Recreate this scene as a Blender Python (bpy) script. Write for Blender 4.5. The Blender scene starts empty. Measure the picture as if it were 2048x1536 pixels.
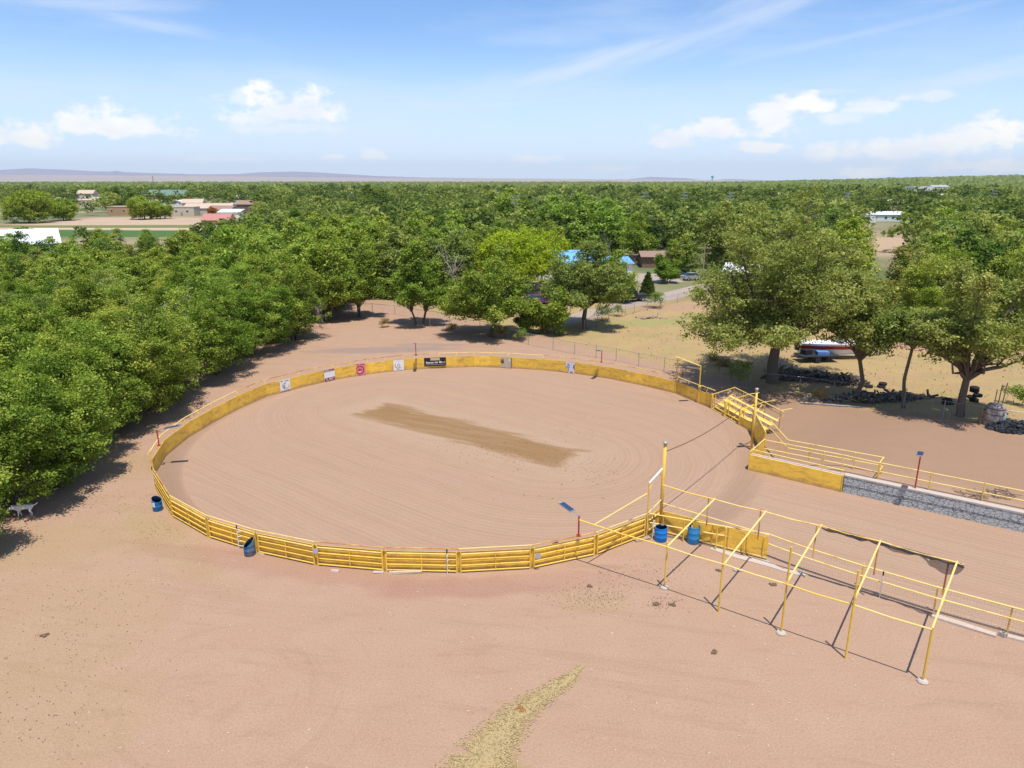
import bpy, math, random
import numpy as np
from mathutils import Vector, Matrix
R = math.radians
D = bpy.data
sc = bpy.context.scene
COL = sc.collection
random.seed(7)
# ------------------------------------------------------------------ camera
CAMZ, PITCH, FPX = 18.5, R(16.0), 1420.0        # FPX: focal length for a 2048 px wide picture
cam = D.cameras.new('camera'); camo = D.objects.new('camera', cam); COL.objects.link(camo)
camo.location = (0, 0, CAMZ); camo.rotation_euler = (math.pi/2 - PITCH, 0, 0)
cam.sensor_width = 36; cam.lens = 36*FPX/2048; cam.clip_start = .5; cam.clip_end = 90000
sc.camera = camo
# ------------------------------------------------------------------ light
SUN = Vector((.08, -.28, 1)).normalized()
sl = D.lights.new('sun', 'SUN'); sl.energy = 4.5; sl.angle = R(.5); sl.color = (1, .955, .88)
so = D.objects.new('sun', sl); COL.objects.link(so); so.rotation_mode = 'QUATERNION'
so.rotation_quaternion = SUN.to_track_quat('Z', 'Y'); so.location = (0, -20, 60)
sc.view_settings.view_transform = 'Standard'; sc.view_settings.look = 'None'
sc.view_settings.exposure = 0.20; sc.view_settings.gamma = 1
sc.cycles.max_bounces = 5; sc.cycles.diffuse_bounces = 3; sc.cycles.glossy_bounces = 2; sc.cycles.transmission_bounces = 2; sc.cycles.volume_bounces = 0; sc.cycles.transparent_max_bounces = 8
sc.cycles.use_denoising = True; sc.cycles.caustics_reflective = False; sc.cycles.caustics_refractive = False
# ------------------------------------------------------------------ node helper
class NT:
    def __init__(s, tree): s.t = tree; s.n = tree.nodes; s.l = tree.links
    def new(s, typ, **kw):
        n = s.n.new(typ)
        for k, v in kw.items(): setattr(n, k, v)
        return n
    def put(s, sock, v):
        if isinstance(v, bpy.types.NodeSocket): s.l.new(v, sock)
        elif v is not None: sock.default_value = v
    def m(s, op, a, b=None, c=None, clamp=False):
        n = s.new('ShaderNodeMath', operation=op, use_clamp=clamp)
        s.put(n.inputs[0], a); s.put(n.inputs[1], b); s.put(n.inputs[2], c); return n.outputs[0]
    def sep(s, v):
        n = s.new('ShaderNodeSeparateXYZ'); s.put(n.inputs[0], v); return n.outputs
    def comb(s, x, y, z):
        n = s.new('ShaderNodeCombineXYZ'); s.put(n.inputs[0], x); s.put(n.inputs[1], y); s.put(n.inputs[2], z); return n.outputs[0]
    def noise(s, vec, scale, detail=3, rough=.55):
        n = s.new('ShaderNodeTexNoise'); s.put(n.inputs['Vector'], vec); n.inputs['Scale'].default_value = scale
        n.inputs['Detail'].default_value = detail; n.inputs['Roughness'].default_value = rough; return n.outputs['Fac']
    def smooth(s, v, lo, hi, a=0, b=1):
        n = s.new('ShaderNodeMapRange', interpolation_type='SMOOTHSTEP'); s.put(n.inputs[0], v)
        s.put(n.inputs[1], lo); s.put(n.inputs[2], hi); s.put(n.inputs[3], a); s.put(n.inputs[4], b); return n.outputs[0]
    def mix(s, f, a, b, mode='MIX'):
        n = s.new('ShaderNodeMix', data_type='RGBA', blend_type=mode)
        s.put(n.inputs[0], f); s.put(n.inputs[6], c4(a)); s.put(n.inputs[7], c4(b)); return n.outputs[2]
    def vm(s, op, a, b=None):
        n = s.new('ShaderNodeVectorMath', operation=op); s.put(n.inputs[0], a); s.put(n.inputs[1], b); return n.outputs[0]
def c4(c): return c if isinstance(c, bpy.types.NodeSocket) or c is None or len(c) == 4 else (*c, 1)
def g3(v): return (v, v, v)
# ------------------------------------------------------------------ sky
w = D.worlds.new('World'); sc.world = w; w.use_nodes = True; w.cycles.sampling_method = 'NONE'
T = NT(w.node_tree); T.n.clear()
sky = T.new('ShaderNodeTexSky', sky_type='NISHITA'); sky.sun_disc = False
sky.sun_elevation = math.asin(SUN.z); sky.sun_rotation = math.atan2(SUN.x, SUN.y)
sky.air_density = 1.0; sky.dust_density = .6; sky.ozone_density = 1.6; sky.altitude = 1500
tc = T.new('ShaderNodeTexCoord'); dx, dy, dz = T.sep(tc.outputs['Generated'])
az = T.m('ARCTAN2', dx, dy); el = T.m('ARCSINE', dz)
pv = T.comb(az, T.m('MULTIPLY', el, 1.5), 0)
nz = T.noise(pv, 26, 7, .62); nzb = T.noise(pv, 9, 3, .5)
def skydir(px, py):
    u = (px-1024)/FPX; v = -(py-768)/FPX
    d = Vector((u, math.cos(PITCH)+v*math.sin(PITCH), -math.sin(PITCH)+v*math.cos(PITCH))).normalized()
    return math.atan2(d.x, d.y), math.asin(d.z)
def blob_group():
    g = D.node_groups.new('cloud_shape', 'ShaderNodeTree')
    for nm in ('az', 'el', 'a0', 'e0', 'w', 'up', 'dn', 'noise', 'amp', 'amount', 'lo', 'hi'):
        g.interface.new_socket(nm, in_out='INPUT', socket_type='NodeSocketFloat')
    g.interface.new_socket('mask', in_out='OUTPUT', socket_type='NodeSocketFloat')
    t = NT(g); i = t.new('NodeGroupInput').outputs; o = t.new('NodeGroupOutput')
    du = t.m('DIVIDE', t.m('SUBTRACT', i['az'], i['a0']), i['w'])
    te = t.m('SUBTRACT', i['el'], i['e0'])
    dv = t.m('MAXIMUM', t.m('DIVIDE', te, i['up']), t.m('DIVIDE', t.m('MULTIPLY', te, -1), i['dn']))
    r = t.m('SQRT', t.m('ADD', t.m('MULTIPLY', du, du), t.m('MULTIPLY', dv, dv)))
    r2 = t.m('ADD', r, t.m('MULTIPLY', t.m('SUBTRACT', i['noise'], .5), i['amp']))
    s = t.smooth(r2, i['lo'], i['hi'])
    t.put(o.inputs[0], t.m('MULTIPLY', s, i['amount'])); return g
BG = blob_group()
def cloud(px, py, hw, up, dn, amount=1., amp=-3.4, noise=None, azs=None, els=None, a0=None, e0=None, lo=1.04, hi=.28):
    n = T.new('ShaderNodeGroup'); n.node_tree = BG
    if azs is None: hw *= 1.18; up *= 1.2; dn *= 1.15; amount = min(1, amount*1.2+.05)
    else: amount = min(.9, amount*1.6); up *= 1.2; dn *= 1.2
    a, e = skydir(px, py)
    if a0 is not None: a, e = a0, e0
    for k, v in (('az', azs or az), ('el', els or el), ('a0', a), ('e0', e), ('w', hw/FPX), ('up', up/FPX), ('dn', dn/FPX),
                 ('noise', noise or nz), ('amp', amp), ('amount', amount), ('lo', lo), ('hi', hi)): T.put(n.inputs[k], v)
    return n.outputs[0]
mask = None
for c in [(35, 275, 75, 26, 14, .75), (190, 255, 60, 32, 16, .85), (285, 258, 85, 26, 14, .7), (575, 225, 75, 42, 20, 1), (655, 228, 50, 22, 16, .75),
          (510, 240, 60, 22, 14, .6), (480, 198, 42, 16, 14, .35), (580, 255, 120, 12, 14, .4), (745, 312, 30, 12, 7, .45), (680, 314, 32, 8, 5, .35),
          (1345, 283, 52, 22, 12, .95), (1440, 262, 75, 25, 17, .95), (1545, 245, 70, 32, 25, .85), (1600, 215, 60, 22, 14, .8), (1500, 297, 50, 14, 10, .8),
          (1740, 218, 45, 15, 12, .65), (1680, 240, 60, 14, 14, .4), (1640, 305, 26, 15, 18, .4), (1075, 317, 60, 9, 9, .6), (1770, 307, 90, 22, 10, .85),
          (1875, 292, 50, 26, 18, .75), (1940, 272, 80, 18, 22, .75), (2025, 272, 55, 34, 30, .85), (1865, 193, 65, 9, 9, .5), (1715, 347, 55, 14, 8, .8),
          (1905, 333, 75, 12, 9, .8), (2000, 338, 60, 18, 12, .85), (1210, 338, 60, 8, 6, .3), (450, 318, 60, 6, 6, .25)]:
    m_ = cloud(*c)
    mask = m_ if mask is None else T.m('MAXIMUM', mask, m_)
# thin streaks: the same shape in a turned frame with stretched noise
thin = None
for (px, py, hw, up, dn, rot, amount) in [(1130, 140, 330, 20, 26, 12, .42), (1420, 62, 420, 36, 26, 17, .34), (1950, 160, 260, 16, 12, 10, .42), (330, 52, 120, 12, 14, -6, .32),
        (180, 8, 200, 18, 16, 4, .3), (870, 207, 150, 14, 14, -2, .38), (1000, 208, 210, 6, 8, 4, .3), (1640, 184, 80, 5, 5, 0, .4), (1440, 225, 110, 6, 6, 0, .22), (1650, 85, 260, 9, 8, 9, .2), (1040, 190, 200, 20, 12, 6, .25)]:
    a, e = skydir(px, py); cr, sr = math.cos(R(rot)), math.sin(R(rot))
    u = T.m('ADD', T.m('MULTIPLY', az, cr), T.m('MULTIPLY', el, sr)); v = T.m('SUBTRACT', T.m('MULTIPLY', el, cr), T.m('MULTIPLY', az, sr))
    ns = T.noise(T.comb(T.m('MULTIPLY', u, 5), T.m('MULTIPLY', v, 34), px*.01), 1.6, 5, .6)
    m_ = cloud(px, py, hw, up, dn, amount, -2.4, ns, u, v, a*cr+e*sr, e*cr-a*sr, 1.35, -.3)
    thin = m_ if thin is None else T.m('MAXIMUM', thin, m_)
veil = T.m('MULTIPLY', T.smooth(T.noise(T.comb(T.m('MULTIPLY', az, 2), T.m('MULTIPLY', el, 12), 3), 1.4, 5, .6), .38, .8), .42)
skc = T.mix(1, sky.outputs[0], (1.46, 1.78, 2.12), 'MULTIPLY')
low = T.smooth(el, .20, .0, 0, .9)
skc = T.mix(low, skc, (8.9, 10.6, 13.0))
base = T.mix(T.m('MAXIMUM', veil, thin), skc, (9.4, 10.4, 12.0))
cloudcol = T.mix(T.smooth(nzb, .35, .65), (10.8, 11.4, 12.4), (13.2, 13.0, 12.4))
base = T.mix(mask, base, cloudcol)
bg = T.new('ShaderNodeBackground'); T.put(bg.inputs[0], base); bg.inputs[1].default_value = .075
wo = T.new('ShaderNodeOutputWorld'); T.l.new(bg.outputs[0], wo.inputs[0])
# ------------------------------------------------------------------ picture-to-world: used to survey where things stand
def ray(px, py):
    u = (px-1024)/FPX; v = -(py-768)/FPX
    return (u, math.cos(PITCH)+v*math.sin(PITCH), -math.sin(PITCH)+v*math.cos(PITCH))
def G(px, py, z=0.):
    d = ray(px, py); t = (z-CAMZ)/d[2]; return Vector((d[0]*t, d[1]*t, z))
def AT(px, py, y):
    d = ray(px, py); t = y/d[1]; return Vector((d[0]*t, y, CAMZ+d[2]*t))
WA, WB, WC = G(1497, 940), G(1682, 984), G(2048, 1064)
WD = (WC-WA).normalized(); WN = Vector((-WD.y, WD.x, 0))
if WN.y < 0: WN = -WN
RC = Vector((-3.7, 51.1, 0)); TH = .95
def sst(x): x = min(1, max(0, x)); return x*x*(3-2*x)
def terr(x, y):
    p = Vector((x, y, 0)); n = (p-WA).dot(WN); t = (p-WA).dot(WD)
    if n < .2: return 0.
    h = TH*sst((t+3-n*.25)/9)*sst((60-n)/40)
    return h*sst(((p-RC).length-22)/4)
def GT(px, py):
    z = 0.
    for _ in range(25):
        p = G(px, py, z); z = .5*z+.5*terr(p.x, p.y)
    return p
# ------------------------------------------------------------------ object helpers
def tag(o, label=None, cat=None, group=None, kind=None):
    if label: o['label'] = label
    if cat: o['category'] = cat
    if group: o['group'] = group
    if kind: o['kind'] = kind
    return o
def thing(name, label, cat, loc=(0, 0, 0), group=None, rz=0):
    o = D.objects.new(name, None); COL.objects.link(o); o.location = loc; o.rotation_euler = (0, 0, rz)
    o.empty_display_size = .2
    return tag(o, label, cat, group)
def link(name, me, parent=None, mat=None):
    o = D.objects.new(name, me); COL.objects.link(o)
    if mat and not me.materials: me.materials.append(mat)
    if parent: o.parent = parent
    return o
def wloc(o):
    v = Vector((0, 0, 0))
    while o: v += Vector(o.location); o = o.parent
    return v
class MB:
    def __init__(s): s.v = []; s.f = []; s.mi = []; s.m = 0
    def add(s, vs, fs):
        b = len(s.v); s.v += [tuple(v) for v in vs]
        for f in fs: s.f.append(tuple(b+i for i in f)); s.mi.append(s.m)
    def box(s, c, size, rz=0, M=None):
        x, y, z = (q/2 for q in size); c = Vector(c)
        vs = [Vector((i*x, j*y, k*z)) for k in (-1, 1) for j in (-1, 1) for i in (-1, 1)]
        m = M or Matrix.Rotation(rz, 3, 'Z')
        s.add([c+m@v for v in vs], [(0, 2, 3, 1), (4, 5, 7, 6), (0, 1, 5, 4), (2, 6, 7, 3), (0, 4, 6, 2), (1, 3, 7, 5)]); return s
    def beam(s, p, q, wd, h, up=(0, 0, 1)):
        p, q = Vector(p), Vector(q); d = (q-p); L = d.length; d.normalize(); up = Vector(up)
        a = d.cross(up)
        if a.length < 1e-4: a = d.cross(Vector((1, 0, 0)))
        a.normalize(); b = a.cross(d).normalized()
        s.box((p+q)/2, (L, wd, h), M=Matrix((d, a, b)).transposed()); return s
    def path(s, pts, rs, n=6, cap=True):
        pts = [Vector(p) for p in pts]; rs = rs if isinstance(rs, (list, tuple)) else [rs]*len(pts)
        prev = None; rings = []; b0 = len(s.v); vs = []
        for i, p in enumerate(pts):
            d = (pts[min(i+1, len(pts)-1)]-pts[max(i-1, 0)])
            if d.length < 1e-6: d = Vector((0, 0, 1))
            d.normalize()
            if prev is None:
                a = d.cross(Vector((0, 0, 1)));
                if a.length < 1e-3: a = Vector((1, 0, 0))
            else: a = prev-d*prev.dot(d)
            a.normalize(); prev = a; b = d.cross(a)
            for k in range(n):
                t = 2*math.pi*k/n; vs.append(p+(a*math.cos(t)+b*math.sin(t))*rs[i])
        fs = []
        for i in range(len(pts)-1):
            for k in range(n): fs.append((i*n+k, i*n+(k+1) % n, (i+1)*n+(k+1) % n, (i+1)*n+k))
        if cap: fs += [tuple(range(n-1, -1, -1)), tuple((len(pts)-1)*n+k for k in range(n))]
        s.add(vs, fs); return s
    def tube(s, p, q, r, n=6, r2=None): return s.path([p, q], [r, r2 or r], n)
    def lathe(s, c, prof, n=16):
        c = Vector(c); vs = []; fs = []
        for (r, z) in prof:
            for k in range(n): t = 2*math.pi*k/n; vs.append(c+Vector((r*math.cos(t), r*math.sin(t), z)))
        for i in range(len(prof)-1):
            for k in range(n): fs.append((i*n+k, i*n+(k+1) % n, (i+1)*n+(k+1) % n, (i+1)*n+k))
        fs += [tuple(range(n-1, -1, -1)), tuple((len(prof)-1)*n+k for k in range(n))]
        s.add(vs, fs); return s
    def prism(s, poly, z0, z1):
        n = len(poly); vs = [(*p[:2], z0) for p in poly]+[(*p[:2], z1) for p in poly]
        s.add(vs, [tuple(range(n-1, -1, -1)), tuple(range(n, 2*n))]+[(i, (i+1) % n, n+(i+1) % n, n+i) for i in range(n)]); return s
    def build(s, name, mat, parent=None, smooth=False, world=True):
        """world=True: vertices are world coordinates even under an unrotated parent"""
        off = wloc(parent) if (parent and world) else Vector((0, 0, 0))
        me = D.meshes.new(name); me.from_pydata([tuple(Vector(v)-off) for v in s.v], [], s.f)
        mats = mat if isinstance(mat, (list, tuple)) else [mat]
        for m in mats: me.materials.append(m)
        if any(s.mi): me.polygons.foreach_set('material_index', s.mi)
        if smooth: me.polygons.foreach_set('use_smooth', [True]*len(me.polygons))
        me.update()
        o = D.objects.new(name, me); COL.objects.link(o)
        if parent: o.parent = parent
        return o
def single(mb, name, mat, label, cat, loc=None, group=None, smooth=False):
    """a thing that is one mesh; its origin is put at its base"""
    loc = Vector(loc) if loc is not None else Vector(mb.v[0])
    me_o = mb.build(name, mat, None, smooth)
    me_o.data.transform(Matrix.Translation(-loc)); me_o.location = loc
    return tag(me_o, label, cat, group)
def copy_thing(src, loc, rz=0, scale=None, label=None, group=None, cat=None):
    r = src.copy(); COL.objects.link(r); r.location = loc; r.rotation_euler = (0, 0, rz)
    if scale is not None: r.scale = (scale,)*3 if not isinstance(scale, (tuple, list)) else scale
    if label: r['label'] = label
    if group: r['group'] = group
    for ch in list(src.children):
        c = ch.copy(); COL.objects.link(c); c.parent = r
        for g in ch.children:
            d = g.copy(); COL.objects.link(d); d.parent = c
    return r
# ------------------------------------------------------------------ materials
def mat(name, col, rough=.7, var=.15, scale=6, col2=None, amt2=.3, scale2=3, bump=0, metal=0, rnd=0, stretch=None, obj=True):
    m = D.materials.new(name); m.use_nodes = True; t = NT(m.node_tree); b = m.node_tree.nodes['Principled BSDF']
    tcn = t.new('ShaderNodeTexCoord'); ge = t.new('ShaderNodeNewGeometry')
    v = tcn.outputs['Object'] if obj else ge.outputs['Position']
    if stretch: v = t.vm('MULTIPLY', v, stretch)
    n = t.noise(v, scale, 4)
    c = t.mix(n, tuple(x*(1-var) for x in col), tuple(min(1, x*(1+var)) for x in col))
    if col2:
        n2 = t.noise(v, scale2, 5, .65); c = t.mix(t.smooth(n2, 1-amt2-.12, 1-amt2+.12), c, col2)
    if rnd:
        oi = t.new('ShaderNodeObjectInfo'); f = t.m('ADD', t.m('MULTIPLY', oi.outputs['Random'], 2*rnd), 1-rnd)
        c = t.mix(1, c, t.comb(f, f, f), 'MULTIPLY')
    t.put(b.inputs['Base Color'], c); b.inputs['Roughness'].default_value = rough; b.inputs['Metallic'].default_value = metal
    b.inputs['Specular IOR Level'].default_value = .3
    if bump:
        bn = t.new('ShaderNodeBump'); bn.inputs['Strength'].default_value = bump; bn.inputs['Distance'].default_value = .03
        t.put(bn.inputs['Height'], n); t.put(b.inputs['Normal'], bn.outputs[0])
    return m
YEL = (.84, .50, .045)
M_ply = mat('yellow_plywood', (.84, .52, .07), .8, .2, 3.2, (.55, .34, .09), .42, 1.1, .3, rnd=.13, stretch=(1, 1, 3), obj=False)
M_pipe = mat('yellow_pipe', (.80, .52, .085), .55, .12, 3, (.40, .19, .05), .34, 2.2, rnd=.10, obj=False)
M_pipe2 = mat('pale_yellow_pipe', (.84, .62, .20), .55, .12, 3, (.50, .25, .08), .36, 1.8, obj=False)  # paler yellow than the posts, mainly on top rails and beams
M_rust = mat('red_rusty_pipe', (.48, .15, .06), .6, .25, 3, (.74, .46, .12), .5, .9, obj=False)
M_red = mat('red_paint', (.42, .03, .03), .45, .15, 5)
M_cap = mat('pale_concrete', (.48, .41, .35), .9, .15, 6, (.42, .36, .3), .3, 3, .2, obj=False)
M_steel = mat('galvanised_steel', (.46, .47, .47), .4, .12, 8, metal=.6)
M_dkmetal = mat('dark_metal', (.035, .035, .04), .5, .2, 5)
M_solar = mat('solar_cells', (.035, .06, .12), .25, .25, 20)
M_blue = mat('blue_plastic', (.015, .16, .40), .4, .12, 3, (.20, .19, .17), .18, 2.2)
M_bluelt = mat('pale_blue_plastic', (.03, .24, .50), .45, .12, 3, (.25, .3, .34), .2, 2.6)
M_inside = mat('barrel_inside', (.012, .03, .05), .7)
M_white = mat('white_paint', (.74, .73, .70), .6, .08, 3, (.5, .46, .4), .2, 2)
M_black = mat('black_plastic', (.02, .02, .022), .5)
M_net = mat('black_shade_net', (.035, .03, .035), .9, .3, 14)
M_wire = mat('fence_wire', (.30, .30, .28), .5, .2, 5, metal=.3)
M_wood = mat('weathered_wood', (.36, .27, .19), .9, .25, 5, (.2, .14, .1), .3, 4, .3, stretch=(1, 6, 6))
M_planks = mat('old_boards', (.50, .40, .32), .9, .2, 5, (.3, .23, .18), .3, 4)
M_tyre = mat('tyre_rubber', (.025, .025, .027), .85, .3, 6)
M_glass = mat('window_glass', (.03, .045, .06), .12, .1, 3)
M_bark = mat('bark', (.13, .10, .075), .95, .3, 5, (.22, .18, .14), .35, 3, .5, stretch=(3, 3, .6))
M_deadwood = mat('grey_dead_wood', (.33, .29, .25), .95, .2, 5)
M_straw = mat('loose_straw', (.40, .30, .145), .9, .45, 40, (.22, .165, .08), .4, 9, rnd=0)
M_dung = mat('horse_manure', (.17, .11, .065), .95, .4, 14)
M_stonebits = mat('pale_pebbles', (.62, .55, .48), .9, .25, 9)
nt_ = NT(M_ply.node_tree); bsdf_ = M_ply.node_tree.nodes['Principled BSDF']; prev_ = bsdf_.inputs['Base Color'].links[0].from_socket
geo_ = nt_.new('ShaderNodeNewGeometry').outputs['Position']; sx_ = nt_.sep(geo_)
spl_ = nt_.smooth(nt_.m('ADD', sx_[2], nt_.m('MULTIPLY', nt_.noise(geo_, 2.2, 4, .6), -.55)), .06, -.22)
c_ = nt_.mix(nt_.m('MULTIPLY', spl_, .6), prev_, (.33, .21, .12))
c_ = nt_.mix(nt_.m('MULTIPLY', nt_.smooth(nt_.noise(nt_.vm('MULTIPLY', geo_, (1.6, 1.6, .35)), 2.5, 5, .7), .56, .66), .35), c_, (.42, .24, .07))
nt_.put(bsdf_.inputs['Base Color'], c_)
# stone-pattern wall
def stone_mat():
    m = D.materials.new('moulded_stone'); m.use_nodes = True; t = NT(m.node_tree); b = m.node_tree.nodes['Principled BSDF']
    v = t.new('ShaderNodeTexCoord').outputs['Object']
    u = t.vm('MULTIPLY', v, (3.7, 3.7, 5.0)); u = t.vm('ADD', u, t.vm('MULTIPLY', t.comb(t.noise(v, 5), t.noise(v, 4.3), t.noise(v, 6.1)), (.9, .9, .9)))
    vo = t.new('ShaderNodeTexVoronoi', feature='DISTANCE_TO_EDGE'); t.put(vo.inputs['Vector'], u); vo.inputs['Scale'].default_value = 1
    e = t.smooth(vo.outputs['Distance'], .01, .09)
    vc = t.new('ShaderNodeTexVoronoi', feature='F1'); t.put(vc.inputs['Vector'], u); vc.inputs['Scale'].default_value = 1
    cell = t.sep(vc.outputs['Color'])[0]
    st = t.mix(cell, (.34, .37, .36), (.46, .49, .47)); st = t.mix(t.smooth(t.noise(v, 14), .3, .7), st, (.52, .54, .52))
    t.put(b.inputs['Base Color'], t.mix(e, (.17, .18, .175), st)); b.inputs['Roughness'].default_value = .9
    bn = t.new('ShaderNodeBump'); bn.inputs['Strength'].default_value = .6; bn.inputs['Distance'].default_value = .04
    t.put(bn.inputs['Height'], e); t.put(b.inputs['Normal'], bn.outputs[0]); return m
M_stone = stone_mat()
# ground ------------------------------------------------------------
FA, FB, FCc = GT(1050, 668), GT(1340, 740), GT(1885, 835)      # chain-link fence line
def ground_mat(name, sand=False):
    m = D.materials.new(name); m.use_nodes = True; t = NT(m.node_tree); b = m.node_tree.nodes['Principled BSDF']
    P = t.new('ShaderNodeNewGeometry').outputs['Position']; px, py, pz = t.sep(P)
    P2 = t.comb(px, py, 0)
    n_big = t.noise(P2, .11, 4); n_mid = t.noise(P2, .6, 5, .6); n_fine = t.noise(P2, 6, 5, .65); n_grit = t.noise(P2, 30, 2, .7)
    def boxm(c, half, rot, soft, amp, nn=None):
        cr, sr = math.cos(rot), math.sin(rot); X = t.m('SUBTRACT', px, c[0]); Y = t.m('SUBTRACT', py, c[1])
        u = t.m('ADD', t.m('MULTIPLY', X, cr), t.m('MULTIPLY', Y, sr)); v = t.m('SUBTRACT', t.m('MULTIPLY', Y, cr), t.m('MULTIPLY', X, sr))
        qu = t.m('SUBTRACT', t.m('ABSOLUTE', u), half[0]); qv = t.m('SUBTRACT', t.m('ABSOLUTE', v), half[1])
        d = t.m('MAXIMUM', qu, qv); d = t.m('ADD', d, t.m('MULTIPLY', t.m('SUBTRACT', nn or n_mid, .5), amp))
        return t.smooth(d, soft, -soft)
    def ell(c, rad, rot, amp=.8, lo=1.15, hi=.6, nn=None):
        cr, sr = math.cos(rot), math.sin(rot); X = t.m('SUBTRACT', px, c[0]); Y = t.m('SUBTRACT', py, c[1])
        u = t.m('DIVIDE', t.m('ADD', t.m('MULTIPLY', X, cr), t.m('MULTIPLY', Y, sr)), rad[0]); v = t.m('DIVIDE', t.m('SUBTRACT', t.m('MULTIPLY', Y, cr), t.m('MULTIPLY', X, sr)), rad[1])
        r = t.m('SQRT', t.m('ADD', t.m('MULTIPLY', u, u), t.m('MULTIPLY', v, v)))
        r = t.m('ADD', r, t.m('MULTIPLY', t.m('SUBTRACT', nn or n_mid, .5), amp)); return t.smooth(r, lo, hi)
    hgt = t.m('ADD', t.m('MULTIPLY', n_fine, .5), t.m('MULTIPLY', n_mid, .9))
    if sand:
        col = t.mix(n_big, (.372, .234, .163), (.405, .260, .182))
        col = t.mix(t.smooth(n_mid, .3, .75), col, (.375, .247, .160))
        # raked tracks: distance to the segment through the watered strip
        a, bb = G(770, 815), G(1110, 908); ab = bb-a; L2 = ab.length_squared
        X = t.m('SUBTRACT', px, a.x); Y = t.m('SUBTRACT', py, a.y)
        h = t.m('DIVIDE', t.m('ADD', t.m('MULTIPLY', X, ab.x), t.m('MULTIPLY', Y, ab.y)), L2, clamp=True)
        ex = t.m('SUBTRACT', X, t.m('MULTIPLY', h, ab.x)); ey = t.m('SUBTRACT', Y, t.m('MULTIPLY', h, ab.y))
        dist = t.m('SQRT', t.m('ADD', t.m('MULTIPLY', ex, ex), t.m('MULTIPLY', ey, ey)))
        lane = t.m('ADD', t.m('MULTIPLY', t.m('SUBTRACT', px, WA.x), WN.x), t.m('MULTIPLY', t.m('SUBTRACT', py, WA.y), WN.y))
        inl = t.smooth(t.m('SQRT', t.m('ADD', t.m('POWER', t.m('SUBTRACT', px, RC.x), 2), t.m('POWER', t.m('SUBTRACT', py, RC.y), 2))), 19.5, 22.)
        dd = t.m('ADD', t.m('MULTIPLY', dist, t.m('SUBTRACT', 1, inl)), t.m('MULTIPLY', lane, inl))
        dd = t.m('ADD', dd, t.m('MULTIPLY', t.noise(P2, .16, 2), .6))
        tr = t.noise(t.comb(t.m('MULTIPLY', dd, 3.2), t.m('MULTIPLY', h, 1.5), 0), 1., 3, .7)
        tr2 = t.noise(t.comb(t.m('MULTIPLY', dd, .8), t.m('MULTIPLY', h, .8), 5), 1., 2, .6)
        fine = t.m('SINE', t.m('MULTIPLY', dd, 2*math.pi/.34))
        brk = t.smooth(n_mid, .35, .6)
        col = t.mix(t.m('MULTIPLY', t.smooth(tr, .40, .72), .36), col, (.295, .180, .116))
        col = t.mix(t.m('MULTIPLY', t.smooth(tr2, .4, .66), .26), col, (.40, .275, .183))
        col = t.mix(t.m('MULTIPLY', t.m('MULTIPLY', t.smooth(fine, .2, 1), brk), .10), col, (.24, .145, .09))
        mid = (G(762, 822)+G(1112, 912))/2; ax = G(1112, 912)-G(762, 822); ang = math.atan2(ax.y, ax.x)
        nA = t.noise(t.comb(t.m('ADD', t.m('MULTIPLY', px, .9), py), t.m('MULTIPLY', t.m('SUBTRACT', py, t.m('MULTIPLY', px, -.4)), 2.2), 0), .35, 5, .6)
        halo = boxm(mid, (ax.length/2+3.2, 3.1), ang, 1.2, 1.6)
        col = t.mix(t.m('MULTIPLY', halo, .5), col, (.40, .285, .19))
        wet = boxm(mid, (ax.length/2+1.0, 1.85), ang, .5, 4.2, nA)
        wet = t.m('MULTIPLY', wet, t.smooth(nA, .2, .62, .55, 1.))
        col = t.mix(t.m('MULTIPLY', wet, .95), col, (.25, .142, .062))
        col = t.mix(t.m('MULTIPLY', t.smooth(n_grit, .68, .8), .25), col, (.24, .15, .10))
        col = t.mix(1, col, t.mix(t.smooth(t.noise(P2, 9, 4, .7), .3, .7), g3(.93), g3(1.07)), 'MULTIPLY')
        hgt = t.m('ADD', t.m('MULTIPLY', tr, .8), t.m('MULTIPLY', fine, .25))
        hgt = t.m('ADD', hgt, t.m('MULTIPLY', n_fine, .4))
    else:
        n_x = t.noise(P2, 13, 3, .7)
        col = t.mix(n_big, (.370, .236, .157), (.396, .254, .170))
        col = t.mix(t.m('MULTIPLY', t.smooth(n_mid, .40, .75), .45), col, (.415, .275, .192))
        rc_ = G(430, 1400); rx = t.m('SUBTRACT', px, rc_.x); ry = t.m('SUBTRACT', py, rc_.y); rr_ = t.m('SQRT', t.m('ADD', t.m('MULTIPLY', rx, rx), t.m('MULTIPLY', ry, ry)))
        rw = t.noise(t.comb(t.m('MULTIPLY', rr_, 1.6), t.m('MULTIPLY', t.m('ARCTAN2', rx, ry), .6), 7), 1, 3, .7)
        col = t.mix(t.m('MULTIPLY', t.m('MULTIPLY', t.smooth(rw, .5, .66), t.smooth(rr_, 9, 3)), .17), col, (.27, .165, .105))
        trk = t.noise(t.comb(t.m('MULTIPLY', t.m('ADD', t.m('MULTIPLY', py, 1.0), t.m('MULTIPLY', px, .22)), 1.3), t.m('MULTIPLY', px, .10), 4), 1, 3, .65)
        col = t.mix(t.m('MULTIPLY', t.smooth(trk, .54, .66), .20), col, (.27, .165, .105))
        col = t.mix(t.m('MULTIPLY', t.smooth(t.noise(P2, .28, 3), .5, .75), .28), col, (.365, .205, .145))   # redder dirt
        sk = t.noise(t.comb(t.m('MULTIPLY', px, .35), t.m('MULTIPLY', py, 1.6), 2), .9, 4, .6)
        col = t.mix(t.m('MULTIPLY', t.smooth(sk, .55, .75), .25), col, (.25, .155, .10))
        col = t.mix(t.m('MULTIPLY', t.smooth(t.noise(P2, 2.4, 5, .7), .56, .72), .3), col, (.22, .15, .085))
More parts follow.
